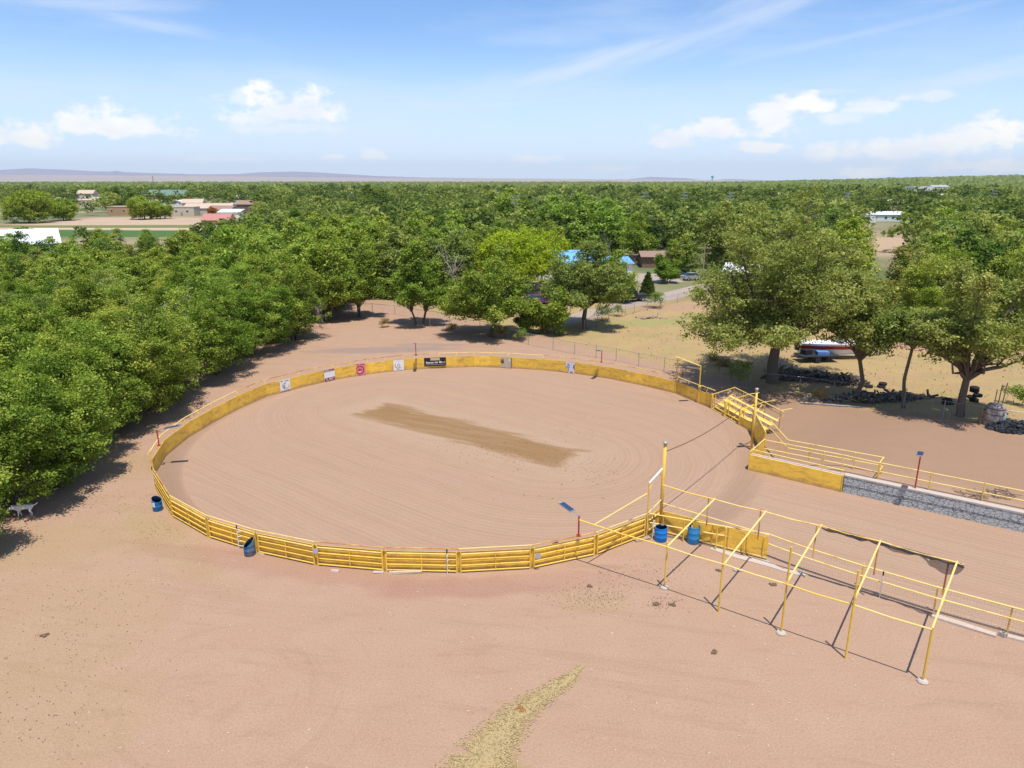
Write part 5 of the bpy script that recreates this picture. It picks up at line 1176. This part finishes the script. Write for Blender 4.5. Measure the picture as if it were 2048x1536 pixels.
# ------------------------------------------------------------------ chain-link fences
def chain_fence(pts, posts, label, h=1.35, step=.22, grp='chain-link fences'):
    t = thing('chain_link_fence', label, 'fence', pts[0], grp)
    for q in posts: MB().tube(q, q+Vector((0, 0, h+.06)), .03, 5).build('post', M_wire, t)
    b = MB()
    for a, c in zip(pts, pts[1:]): b.tube(a+Vector((0, 0, h)), c+Vector((0, 0, h)), .022, 4)
    b.build('top_wire', M_wire, t)
    b = MB()
    for a, c in zip(pts, pts[1:]):
        L = (c-a).length; n = max(1, int(L/step)); dv = (c-a)/n
        for k in range(n):
            for s_ in (1, -1):
                p = a+dv*(k+(0 if s_ > 0 else 1)); q = a+dv*(k+(1 if s_ > 0 else 0)); b.path([p+Vector((0, 0, .03)), q+Vector((0, 0, h))], .0035, 3, False)
                m_ = a+dv*(k+.5); 
    b.build('mesh', M_wire, t); return t
cf = [GT(*q) for q in ((860, 656), (960, 662), (1057, 690), (1106, 700), (1149, 709), (1192, 716), (1232, 722), (1277, 732), (1328, 742), (1400, 756))]
chain_fence(cf, cf, 'chain-link fence running behind the far side of the arena to the gateway frame')
cf2 = [GT(*q) for q in ((1440, 762), (1500, 772), (1598, 782), (1666, 792), (1729, 800), (1806, 818), (1885, 836), (1960, 848), (2080, 866))]
chain_fence(cf2, cf2, 'chain-link fence under the row of trees on the right')
cf3 = [G(*q) for q in ((1168, 662), (1195, 645), (1250, 632), (1268, 626), (1294, 620), (1320, 614), (1355, 605), (1385, 597), (1470, 578))]
chain_fence(cf3, cf3, 'chain-link fence along the near side of the pale driveway')
cf4 = [G(*q) for q in ((690, 628), (745, 626), (790, 630), (850, 640), (900, 648))]
chain_fence(cf4, cf4, 'wire fence among the stems at the inner corner of the yard')
# ------------------------------------------------------------------ vehicles
def car(px, py, rz, paint, label, kind='car', group=None):
    p = GT(px, py); t = thing('parked_'+kind, label, kind, p, group, rz)
    L, W_ = (4.5, 1.8) if kind == 'car' else (5.4, 1.95)
    def prof(pts, w0, nm, m_, sh=0.):
        b = MB(); n = len(pts); vs = [(x, -w0/2+(sh if z > 1.0 else 0), z) for x, z in pts]+[(x, w0/2-(sh if z > 1.0 else 0), z) for x, z in pts]
        b.add(vs, [tuple(range(n)), tuple(range(2*n-1, n-1, -1))]+[(i, n+i, n+(i+1) % n, (i+1) % n) for i in range(n)]); return b.build(nm, m_, t, world=False)
    if kind == 'car':
        prof([(-2.2, .35), (2.2, .35), (2.25, .62), (2.0, .86), (1.1, .95), (-1.9, .98), (-2.25, .9)], W_, 'body', paint); prof([(1.1, .94), (.45, 1.38), (-1.1, 1.42), (-1.9, .97)], W_*.86, 'windows', M_glass, .12); prof([(.42, 1.385), (-1.08, 1.425), (-1.1, 1.46), (.4, 1.43)], W_*.72, 'roof', paint)
        wx = 1.35
    else:
        prof([(-2.7, .45), (2.6, .45), (2.7, .75), (2.6, 1.02), (1.35, 1.12), (-2.7, 1.10)], W_, 'body', paint); prof([(1.3, 1.10), (.75, 1.68), (-.75, 1.70), (-.85, 1.10)], W_*.86, 'windows', M_glass, .12); prof([(.72, 1.69), (-.74, 1.71), (-.74, 1.77), (.7, 1.75)], W_*.74, 'roof', paint)
        b = MB(); b.box((-1.75, 0, 1.11), (1.75, W_*.82, .03)); b.build('cargo_bed', M_dkmetal, t, world=False); wx = 1.65
        b = MB(); b.box((-2.74, 0, .5), (.08, W_*.95, .14)); b.build('bumper', M_white, t, world=False)
    for sx in (-wx, wx):
        for sy in (-1, 1):
            b = MB(); b.path([(sx, sy*(W_/2-.2), .34), (sx, sy*(W_/2+.01), .34)], .34, 14); wv = b.build('wheel', M_tyre, t, world=False)
            b = MB(); b.path([(sx, sy*(W_/2+.0), .34), (sx, sy*(W_/2+.025), .34)], .19, 10); b.build('rim', M_steel, wv, world=False)
    for sy in (-1, 1):
        b = MB(); b.box((L/2-.02 if kind == 'car' else 2.68, sy*W_*.36, .74), (.06, .3, .14)); b.build('headlight', M_white, t, world=False)
        b = MB(); b.box((-L/2 if kind == 'car' else -2.71, sy*W_*.43, .86), (.05, .14, .26)); b.build('tail_light', M_red, t, world=False)
    return t
C_silver = mat('silver_paint', (.42, .44, .46), .35, .05, 3, metal=.4); C_dark = mat('dark_paint', (.03, .035, .045), .3, .05, 3); C_white = mat('white_car_paint', (.75, .75, .76), .35, .04, 3); C_blue = mat('blue_car_paint', (.04, .12, .30), .35, .05, 3); C_purple = mat('purple_paint', (.16, .03, .20), .35); C_red = mat('red_car_paint', (.38, .03, .03), .4, .1, 3)
car(1262, 602, math.pi+.25, C_dark, 'dark pickup truck with a pale bumper parked on the driveway', 'pickup')
car(1358, 556, .15, C_dark, 'dark car at the end of the forecourt behind the small lawn tree')
car(1385, 560, .3, C_silver, 'silver car parked right of the dark one at the end of the forecourt')
car(1078, 608, .4, C_purple, 'purple car half hidden left of the young bright elm')
car(1195, 590, 2.8, C_silver, 'silver car under the dark tree in front of the blue roof')
car(1500, 560, .8, C_blue, 'blue car glimpsed through the largest tree')
car(1440, 592, 1.2, C_silver, 'grey car at the far end of the driveway behind the largest tree')
car(270, 427, .1, C_silver, 'silver car outside the adobe house'); car(255, 427, .15, C_dark, 'dark car left of the silver one outside the adobe house'); car(292, 428, 0, C_red, 'small red vehicle right of the cars at the adobe house')
for i, (px, py, c_) in enumerate(((1480, 520, C_white), (1500, 514, C_blue), (1520, 522, C_silver), (1460, 527, C_silver), (768, 448, C_white))):
    car(px, py, .4+i, c_, ('white car in the junk yard behind the largest tree', 'blue car in the junk yard behind the largest tree', 'silver car right of the blue one behind the largest tree', 'silver car leftmost in the junk yard behind the largest tree', 'white car in a gap of the woods above the grove')[i])
# boat on a trailer behind the big tree
p = GT(1664, 716); t = thing('trailer_boat', 'red and white motorboat on a trailer behind the largest tree', 'boat', p, None, -.10)
b = MB(); st_ = [(-3.6, .95, .55), (-1.5, 1.1, .5), (.8, 1.05, .5), (2.4, .75, .62), (3.6, .06, 1.0)]
def hull(z0f, z1, m_, nm, k0, k1):
    b = MB(); vs = []
    for (x, w_, zb) in st_: a0, a1 = zb+(z1-zb)*k0, zb+(z1-zb)*k1; vs += [(x, -w_*(.55+.45*k0), a0), (x, -w_*(.55+.45*k1), a1), (x, w_*(.55+.45*k1), a1), (x, w_*(.55+.45*k0), a0)]
    fs = [(4*i+j, 4*i+(j+1) % 4, 4*i+4+(j+1) % 4, 4*i+4+j) for i in range(4) for j in range(4)]+[(3, 2, 1, 0), (16, 17, 18, 19)]; b.add(vs, fs); return b.build(nm, m_, t, world=False)
hull(0, 1.75, M_white, 'hull', 0, .5); hull(0, 1.75, C_red, 'hull_stripe', .5, .82); hull(0, 1.75, M_white, 'deck', .82, 1)
b = MB(); b.add([(.3, -.8, 1.7), (.3, .8, 1.7), (1.1, .65, 1.72), (1.1, -.65, 1.72), (.25, -.7, 2.15), (.25, .7, 2.15)], [(0, 3, 2, 1), (3, 4, 5, 2), (0, 4, 3), (1, 2, 5), (0, 1, 5, 4)]); b.build('windscreen', M_glass, t, world=False)
b = MB(); b.box((-3.8, 0, 1.3), (.4, .5, .9)); b.build('outboard_motor', M_black, t, world=False)
b = MB(); b.beam((-3.2, -.7, .42), (3.0, -.7, .42), .08, .1); b.beam((-3.2, .7, .42), (3.0, .7, .42), .08, .1); b.beam((-2, -.7, .42), (-2, .7, .42), .08, .1); b.beam((3.0, 0, .42), (4.6, 0, .45), .08, .1); b.beam((3.0, -.7, .42), (3.0, .7, .42), .08, .1); b.build('trailer_frame', M_dkmetal, t, world=False)
for s_ in (-1, 1): b = MB(); b.path([(-1.2, s_*.95, .33), (-1.2, s_*1.15, .33)], .33, 14); b.build('wheel', M_tyre, t, world=False)
# flat trailer with dark load left of the boat
p = GT(1632, 722); t = thing('flat_trailer', 'dark flat trailer loaded with junk beside the red and white boat', 'trailer', p, None, .1)
b = MB(); b.box((0, 0, .7), (4.2, 1.9, .1)); b.build('deck', M_dkmetal, t, world=False)
for s_ in (-1, 1): b = MB(); b.path([(-.3, s_*.8, .32), (-.3, s_*1.0, .32)], .32, 12); b.build('wheel', M_tyre, t, world=False)
b = MB(); b.box((-1.1, .2, 1.0), (.9, .8, .5), .3); b.build('load', M_black, t, world=False); b = MB(); b.box((.5, -.2, .93), (1.2, .9, .35), -.2); b.build('load', mat('blue_tarp', (.10, .22, .5), .7), t, world=False)
# white box trailer on the lawn
p = G(1358, 541); t = thing('box_trailer', 'white box trailer on the lawn beside the brown shed', 'trailer', p, None, -.1)
b = MB(); b.box((0, 0, 1.45), (3.6, 2.0, 2.0)); b.build('box', M_white, t, world=False); b = MB(); b.add([(1.8, -.9, .6), (1.8, .9, .6), (2.6, 0, .6), (1.8, -.9, 2.2), (1.8, .9, 2.2), (2.5, 0, 1.8)], [(0, 2, 1), (3, 4, 5), (0, 1, 4, 3), (1, 2, 5, 4), (2, 0, 3, 5)]); b.build('nose', M_white, t, world=False)
for s_ in (-1, 1): b = MB(); b.path([(0, s_*.85, .34), (0, s_*1.03, .34)], .34, 12); b.build('wheel', M_tyre, t, world=False)
# ------------------------------------------------------------------ buildings
def building(px, py, w_, d_, h, rz, wallm, roofm, label, roof='gable', rh=1.3, wins=3, y=None, x=None, over=.4, name='house', cat='house', doors=1):
    p = G(px, py) if y is None else AT(px, py, y); p.z = 0; t = thing(name, label, cat, p, None, rz)
    b = MB(); b.box((0, d_/2, h/2), (w_, d_, h)); b.build('wall', wallm, t, world=False)
    if roof == 'gable':
        b = MB(); a, c = w_/2+over, d_/2+over; y0 = d_/2
        b.add([(-a, y0-c, h-.05), (a, y0-c, h-.05), (a, y0, h+rh), (-a, y0, h+rh), (-a, y0+c, h-.05), (a, y0+c, h-.05)], [(0, 1, 2, 3), (3, 2, 5, 4), (0, 3, 4), (1, 5, 2), (0, 4, 5, 1)]); b.build('roof', roofm, t, world=False)
    elif roof == 'flat':
        b = MB(); b.box((0, d_/2, h+.12), (w_+.3, d_+.3, .25)); b.build('roof', roofm, t, world=False)
    elif roof == 'shed':
        b = MB(); a, c = w_/2+over, d_/2+over; y0 = d_/2
        b.add([(-a, y0-c, h+.02), (a, y0-c, h+.02), (a, y0+c, h+rh), (-a, y0+c, h+rh), (-a, y0-c, h+.14), (a, y0-c, h+.14), (a, y0+c, h+rh+.12), (-a, y0+c, h+rh+.12)], [(0, 3, 2, 1), (4, 5, 6, 7), (0, 1, 5, 4), (2, 3, 7, 6), (0, 4, 7, 3), (1, 2, 6, 5)]); b.build('roof', roofm, t, world=False)
    for k in range(wins):
        x = (k+.5)/wins*w_-w_/2+(.4 if k % 2 else -.3)
        b = MB(); b.box((x, -.03, h*.55), (1.3, .08, 1.1)); f = b.build('window', M_white, t, world=False); b = MB(); b.box((x, -.075, h*.55), (1.1, .03, .9)); b.build('pane', M_glass, f, world=False)
    for k in range(doors):
        x = w_*(.12 if k == 0 else -.3); b = MB(); b.box((x+.9, -.03, 1.02), (.95, .09, 2.04)); b.build('door', M_wood, t, world=False)
    return t
W_ado = mat('adobe_plaster', (.45, .26, .15), .9, .08, 2); W_cream = mat('cream_plaster', (.58, .48, .38), .9, .06, 2); W_brown = mat('brown_boards', (.24, .14, .10), .9, .15, 2); W_white = mat('white_siding', (.75, .74, .72), .7, .04, 2)
R_blue = mat('blue_metal_roof', (.16, .42, .74), .5, .06, 2); R_white = mat('white_metal_roof', (.82, .83, .86), .45, .04, 2); R_brown = mat('brown_shingle_roof', (.30, .20, .15), .95, .15, 2); R_red = mat('red_metal_roof', (.46, .20, .17), .6, .1, 2); R_green = mat('green_metal_roof', (.14, .22, .18), .6, .1, 2); R_grey = mat('grey_roof', (.38, .38, .40), .8, .1, 2); R_tan = mat('tan_roof', (.52, .40, .30), .9, .1, 2)
building(1135, 558, 13, 9, 3.0, .12, W_white, R_blue, 'house with a bright blue metal roof behind the dark-trunked elm', rh=2.2, over=.6)
building(1225, 550, 8, 6, 2.2, .05, W_white, R_blue, 'low outbuilding with a blue roof right of the blue-roofed house', roof='shed', rh=.8)
building(1330, 536, 10, 5, 2.3, -.08, W_brown, mat('brown_roof', (.30, .19, .15), .9, .1, 2), 'low brown shed at the back of the lawn', roof='shed', rh=.8, wins=1)
building(1270, 530, 4, 3, 2.2, .1, W_brown, R_brown, 'small dark brown shed with pink junk left of the long brown shed', roof='shed', rh=.4, wins=0, name='shed', cat='shed')
building(1330, 492, 7, 5, 2.6, 0, M_dkmetal, R_white, 'carport, its inside shade a solid dark block, with a thin white roof behind the lawn', roof='flat', wins=0, doors=0, name='carport', cat='carport')  # solid near-black box stands in for the shade inside the open carport
building(1120, 485, 11, 6, 3, .1, W_cream, R_grey, 'cream house under the trees behind the blue roof', wins=3)
building(1180, 472, 9, 6, 3, -.1, W_brown, R_white, 'small house with a white roof deep among the trees', wins=2)
building(1250, 484, 10, 6, 3, .2, W_ado, R_grey, 'brown house with grey roof among the trees right of the blue roof', wins=2)
building(1520, 590, 12, 7, 3.6, -.35, W_cream, R_white, 'cream building with a white roof showing through the largest tree', roof='shed', rh=.7, wins=2)
building(38, 520, 15, 12, 6.0, .6, W_white, R_white, 'large white metal barn roof beyond the grove at the left border', rh=2.7, wins=2, name='barn', cat='barn', y=146)
building(258, 431, 23, 10, 4.6, .03, W_ado, R_tan, 'long flat-roofed adobe house facing the far green field', roof='flat', wins=4, doors=2)
building(352, 432, 20, 8, 4.6, 0, W_cream, R_tan, 'flat-roofed cream portico house right of the domed cottonwood', roof='flat', wins=3)
building(415, 428, 26, 14, 3.2, .1, W_cream, R_tan, 'low house with a tan roof near the orange tree', rh=2.6, wins=3)
building(438, 431, 14, 9, 3, -.2, W_cream, R_brown, 'brown-roofed house right of the orange tree', rh=2.2, wins=2)
building(458, 436, 11, 7, 2.8, 0, W_white, R_white, 'small white-roofed shed right of the brown-roofed far houses', roof='shed', wins=1)
building(150, 411, 32, 12, 4, 0, W_cream, R_tan, 'long tan-roofed building behind the adobe house', rh=2., wins=5)
building(205, 408, 46, 12, 4, 0, W_white, R_grey, 'very long grey-roofed building behind the adobe house', rh=1.5, wins=7)
building(172, 405, 14, 9, 7.5, 0, W_cream, R_tan, 'tall cream building rising above the long roofs', rh=3, wins=3)
building(238, 402, 26, 10, 4, 0, W_white, R_white, 'white-roofed building left of the dark tree', rh=2, wins=4)
building(95, 412, 18, 10, 3.6, .1, mat('pink_plaster', (.55, .25, .22), .9), R_red, 'pink house with a red roof beside the large cottonwood', rh=1.5, wins=2)
building(332, 402, 34, 20, 5, .1, mat('red_brown_boards', (.30, .10, .05), .9, .1, 1), R_green, 'large red-brown barn with a green roof beyond the portico house', rh=5, wins=4, name='barn', cat='barn')
building(350, 412, 42, 8, 3.5, 0, W_white, R_white, 'long white building in front of the red-brown barn', rh=1, wins=6)
building(430, 450, 12, 8, 2.0, -.06, W_ado, R_red, 'house with a pink-red metal roof at the edge of the grove', rh=2.6, wins=2)
building(745, 446, 9, 6, 3, .1, W_white, R_white, 'small white house in a gap of the woods above the grove', wins=2)
building(560, 418, 14, 8, 3.5, .1, W_ado, R_tan, 'tan house glimpsed in the woods above the grove', wins=2)
building(1795, 443, 24, 10, 3.2, -.03, W_white, R_white, 'long white building with windows across the tan field on the right', rh=1.2, wins=6)
building(1731, 446, 9, 6, 3.6, 0, W_white, R_white, 'plain white box-like building left of the long white one', roof='flat', wins=0, doors=0)
building(1690, 446, 22, 6, 2.5, 0, R_grey, R_grey, 'low grey sheds in a row left of the white buildings', roof='flat', wins=0, doors=0)
building(1795, 428, 14, 10, 6, .2, W_cream, R_tan, 'cream house just above the long white building', rh=2, wins=2)
building(1660, 430, 10, 8, 6, .2, W_ado, R_red, 'small red-roofed house among the far trees on the right', rh=2, wins=1)
building(1846, 396, 26, 14, 12, .2, W_white, R_white, 'bright white block of a building far off on the right', roof='flat', wins=2)
building(1880, 392, 24, 12, 11, .2, W_white, R_grey, 'pale low far-off building right of the bright white block', rh=2, wins=2)
far_h = [(60, 404, W_cream, R_grey, 'small grey-roofed house behind the large cottonwood'), (128, 400, W_white, R_red, 'small house with a faded red roof left of the tall cream building'), (285, 398, W_white, R_white, 'small white shed between the dark trees and the green-roofed barn'), (385, 420, W_cream, R_tan, 'small tan house right of the portico house'), (492, 424, W_brown, R_brown, 'dark brown hut right of the brown-roofed house'), (478, 408, W_white, R_grey, 'grey-roofed shed deep in the woods right of the green-roofed barn'),
         (620, 408, W_cream, R_tan, 'small tan roof among the woods above the grove centre'), (700, 399, W_white, R_white, 'small white roof among the woods left of the wide dark crown'), (940, 396, W_cream, R_red, 'small faded red roof far behind the broad elm'), (1080, 398, W_white, R_white, 'small white roof far behind the willow'), (1330, 398, W_white, R_grey, 'small grey roof far behind the lawn trees'), (1560, 402, W_cream, R_white, 'small white roof far behind the largest elm'), (1900, 404, W_white, R_white, 'small white roof among the far trees near the right border'), (1980, 398, W_ado, R_tan, 'small tan roof at the far right among the trees')]
for (px, py, wm, rm, lb) in far_h: building(px, py, 13, 8, 4.5, random.uniform(-.3, .3), wm, rm, lb, rh=2.4, wins=2)
# ------------------------------------------------------------------ poles
def upole(p, h, label, arms=1, grp=None, wood=True):
    t = thing('utility_pole', label, 'pole', p, grp); MB().tube(p, p+Vector((0, 0, h)), .15, 7, .10).build('shaft', M_wood, t)
    for k in range(arms): MB().box(p+Vector((0, 0, h-.4-k*1.1)), (2.6, .14, .16)).build('crossarm', M_wood if arms == 1 else M_steel, t)
    for k in range(arms):
        for s_ in (-1.1, -.5, .5, 1.1): MB().tube(p+Vector((s_, 0, h-.32-k*1.1)), p+Vector((s_, 0, h-.1-k*1.1)), .07, 5).build('insulator', M_steel, t)
    return t
upole(G(1405, 560), 6.5, 'weathered utility pole left of the largest tree', 0 or 1); upole(G(1733, 476), 9.5, 'brown utility pole standing in front of the tan field', 1)
prev = None; L_ = [('leftmost', 1030, 389), ('second', 1150, 386), ('third', 1290, 384), ('fourth', 1370, 383), ('fifth', 1462, 384), ('sixth', 1695, 384), ('rightmost', 1990, 380)]
for (nm, px, py) in L_:
    x, y = top(px, py, 14.5); q = Vector((x, y, 0)); upole(q, 14.5, f'{nm} far power-line pole with three crossarms standing out of the woods', 3, 'power-line poles across the far woods')
    if prev is not None:
        b = MB()
        for s_ in (-1.1, 1.1):
            a0, a1 = prev+Vector((s_, 0, 14.2)), q+Vector((s_, 0, 14.2)); b.path([a0.lerp(a1, k/8)-Vector((0, 0, 2.2*4*(k/8)*(1-k/8))) for k in range(9)], .025, 3, False)
        single(b, 'power_line', M_dkmetal, f'thin sagging wires reaching the {nm} far power-line pole', 'cable', prev+Vector((0, 0, 14.2)), 'wires between the far power-line poles')
    prev = q
p = AT(1424, 366, 4000); p.z = 0; t = thing('water_tower', 'tiny pale blue water tower on the horizon', 'water tower', p); MB().tube(p, p+Vector((0, 0, 34)), 3.2, 10).build('shaft', W_white, t); MB().lathe(p+Vector((0, 0, 32)), [(4, 0), (8, 4), (8, 9), (3, 13)], 12).build('tank', R_blue, t)
p = AT(306, 360, 3300); p.z = 0; t = thing('lattice_mast', 'thin dark mast above the far woods on the left', 'mast', p); MB().tube(p, p+Vector((0, 0, 42)), 1.6, 6, .8).build('shaft', M_dkmetal, t); MB().lathe(p+Vector((0, 0, 34)), [(3.5, 0), (3.5, 3), (1, 5)], 8).build('head', M_steel, t)
# ------------------------------------------------------------------ junk along the right-hand fence
def heap(px, py, L, wd, h, rz, n, size, m_, label, name, cat, kind='rock', seed=1):
    c = GT(px, py); rr = random.Random(seed); b = MB(); ca, sa = math.cos(rz), math.sin(rz)
    for k in range(n):
        u, v = rr.uniform(-1, 1), rr.uniform(-1, 1); 
        if u*u+v*v > 1: continue
        z = h*(1-(u*u+v*v))*rr.uniform(.3, 1); x, y = u*L/2, v*wd/2; p = c+Vector((x*ca-y*sa, x*sa+y*ca, z)); s = size*rr.uniform(.6, 1.3)
        if kind == 'rock': b.box(p, (s, s*rr.uniform(.6, 1), s*rr.uniform(.5, .9)), M=Matrix.Rotation(rr.uniform(0, 6), 3, Vector((rr.random(), rr.random(), 1)).normalized()))
        elif kind == 'log': 
            d = Vector((rr.uniform(-1, 1), rr.uniform(-1, 1), rr.uniform(-.25, .25))).normalized(); b.tube(p-d*s*1.6, p+d*s*1.6, s*.28, 6)
        elif kind == 'tyre':
            M = Matrix.Rotation(rr.choice((0, 0, 1.2, 1.5)), 3, Vector((rr.random()-.5, rr.random()-.5, 0)).normalized()); r0, r1, w_ = s, s*.55, s*.32; pr = [(r1, -w_), (r0*.92, -w_), (r0, -w_*.5), (r0, w_*.5), (r0*.92, w_), (r1, w_)]; vs = []
            for (r_, zz) in pr:
                for i in range(12): A = i/12*6.2832; vs.append(p+M@Vector((r_*math.cos(A), r_*math.sin(A), zz))+Vector((0, 0, w_)))
            b.add(vs, [(j*12+i, j*12+(i+1) % 12, ((j+1) % 6)*12+(i+1) % 12, ((j+1) % 6)*12+i) for j in range(6) for i in range(12)])
    o = single(b, name, m_, label, cat, c); return o
M_coal = mat('charred_wood', (.10, .082, .068), .95, .35, 3, (.30, .24, .18), .42, 3)
heap(1610, 758, 8.5, 2.0, .9, -.12, 280, .34, M_coal, 'long dark firewood heap right of the largest trunk', 'firewood_pile', 'firewood', 'log', 3)
heap(1565, 748, 3.5, 1.8, 1.0, .5, 60, .5, M_wood, 'leaning grey poles and planks stacked beside the largest trunk', 'plank_pile', 'planks', 'log', 4)
heap(1690, 766, 3.5, 2.0, 1.0, -.1, 120, .34, M_coal, 'smaller dark heap behind the slim two-stemmed elm', 'firewood_pile', 'firewood', 'log', 5)
for i, (px, py, lb, n_) in enumerate(((1752, 776, 'low row of old tyres between the slim and the thin trees', 14), (1895, 808, 'tyres heaped left of the three-stemmed elm', 12), (1946, 803, 'tall stack of black tyres right of the three-stemmed elm', 16))):
    c = GT(px, py)
    for k in range(3 if i < 2 else 5):
        rr = random.Random(i*10+k); q = c+Vector((rr.uniform(-.8, .8) if i < 2 else rr.uniform(-.15, .15), rr.uniform(-.3, .3), (0 if k < 2 else .22) if i < 2 else k*.25)); b = MB(); r0, r1, w_ = .36, .2, .11
        vs = []
        for (r_, zz) in [(r1, -w_), (r0*.92, -w_), (r0, -w_*.5), (r0, w_*.5), (r0*.92, w_), (r1, w_)]:
            for a in range(14): A = a/14*6.2832; vs.append(q+Vector((r_*math.cos(A), r_*math.sin(A), zz+w_)))
        b.add(vs, [(j*14+a, j*14+(a+1) % 14, ((j+1) % 6)*14+(a+1) % 14, ((j+1) % 6)*14+a) for j in range(6) for a in range(14)])
        single(b, 'tyre', M_tyre, (('left', 'middle', 'right')[k] if i < 2 else ('lowest', 'second', 'third', 'fourth', 'topmost')[k])+(' worn black tyre of the '+('low row between the slim and the thin trees', 'heap left of the three-stemmed elm', 'stack right of the three-stemmed elm')[i]), 'tyre', q, ('tyres between the slim and thin trees', 'tyres left of the three-stemmed elm', 'tyres right of the three-stemmed elm')[i], True)
heap(1790, 800, 9.5, 1.6, .75, -.16, 260, .34, M_coal, 'low dark row of old logs lying along the right-hand fence', 'log_row', 'logs', 'log', 9)
heap(1665, 800, 5.5, 1.2, .35, -.12, 90, .3, M_wood, 'scattered grey sticks lying under the slim two-stemmed elm', 'stick_pile', 'sticks', 'log', 10)
heap(1848, 696, 6.5, 3.5, .5, -.2, 150, .36, mat('orange_lumber', (.50, .30, .18), .9, .3, 4, (.6, .5, .4), .4, 4), 'scattered orange-tan lumber on the field between the trees', 'lumber_pile', 'lumber', 'log', 11)
heap(1300, 637, 3.5, 1.2, .3, .1, 16, .5, M_wood, 'few bleached branches lying on the dry field', 'branch_pile', 'branches', 'log', 12)
heap(2032, 860, 4.0, 2.0, .6, -.1, 420, .3, mat('black_tarp', (.025, .028, .034), .6, .3, 3, (.12, .14, .16), .25, 2), 'crumpled black plastic heap at the right picture edge', 'tarp_heap', 'heap', 'rock', 13)
p = GT(1985, 850); t = thing('tank', 'weathered grey upright tank beside the crates on the right', 'tank', p); MB().lathe(p, [(.62, 0), (.64, .05), (.62, 1.45), (.5, 1.62), (.12, 1.66)], 20).build('shell', mat('weathered_grey', (.33, .27, .23), .9, .2, 4, (.24, .2, .18), .4, 2), t, True)
for z in (.4, .9, 1.35): MB().lathe(p+Vector((0, 0, z)), [(.635, 0), (.65, .02), (.635, .04)], 20).build('hoop', M_dkmetal, t)
for (px, py, h, nm) in ((1968, 846, .55, 'upper'), (1968, 846, 0, 'lower')):
    p = GT(px, py)+Vector((0, 0, h)); t = thing('crate', f'{nm} of two yellow-brown wooden crates beside the grey tank', 'crate', p, 'stacked crates beside the grey tank')
    cr = mat('crate_wood', (.42, .28, .12), .9, .2, 4)
    for s_ in (-1, 1):
        for k in range(3): MB().box(p+Vector((0, s_*.28, .1+k*.17)), (.66, .03, .13)).build('side_slat', cr, t); MB().box(p+Vector((s_*.32, 0, .1+k*.17)), (.03, .52, .13)).build('end_slat', cr, t)
    MB().box(p+Vector((0, 0, .03)), (.60, .50, .03)).build('bottom', cr, t)
p = GT(2004, 852); b = MB(); b.lathe(p+Vector((0, 0, 0)), [(.12, 0), (.13, .05), (.13, .95), (.09, 1.0), (.04, 1.05)], 14); single(b, 'gas_cylinder', mat('light_blue_paint', (.18, .50, .62), .5, .1, 3), 'light blue upright cylinder right of the grey tank', 'cylinder', p, smooth=True)
for i, (px, py, h) in enumerate(((1985, 828, 2.0), (1992, 826, 2.3), (2000, 824, 2.4))):
    p = GT(px, py); single(MB().path([p, p+Vector((.08*i, 0, h))], .04, 6), 'wooden_stake', M_wood, ('left', 'middle', 'right')[i]+' thin dark wooden stake standing behind the grey tank', 'stake', p, 'stakes behind the grey tank')
p = GT(1668, 812); single(MB().tube(p+Vector((-2.6, .7, .1)), p+Vector((2.8, -.9, .12)), .06, 8), 'loose_pipe', M_steel, 'long pale pipe lying along the foot of the slim two-stemmed elm', 'pipe', p)
p = GT(1995, 1000) if False else RZ(1985, 992, .12); heap_b = MB(); rr = random.Random(3)
for k in range(40): q = p+Vector((rr.uniform(-1.6, 1.6), rr.uniform(-.1, .9), .06)); d = Vector((rr.uniform(-1, 1), rr.uniform(-1, 1), .1)).normalized(); heap_b.tube(q-d*.4, q+d*.4, .015, 4)
single(heap_b, 'brush_pile', M_coal, 'flat pile of dry brush behind the long railing near the right edge', 'brush', p)
HAZE_D = 3.0e-5
# ------------------------------------------------------------------ haze: one closed box of even air round the scene
hz = MB(); hz.box((0, 12000, 290), (60000, 32000, 620)); hz.v = [(x, y, z if z > 0 else -22) for x, y, z in hz.v]
hm = D.materials.new('thin_air'); hm.use_nodes = True; t = NT(hm.node_tree); t.n.clear(); pv_ = t.new('ShaderNodeVolumePrincipled'); pv_.inputs['Color'].default_value = (.86, .93, 1, 1); pv_.inputs['Density'].default_value = HAZE_D; pv_.inputs['Anisotropy'].default_value = 0.
o_ = t.new('ShaderNodeOutputMaterial'); t.l.new(pv_.outputs[0], o_.inputs['Volume'])
tag(hz.build('haze', hm), None, None, None, 'stuff')
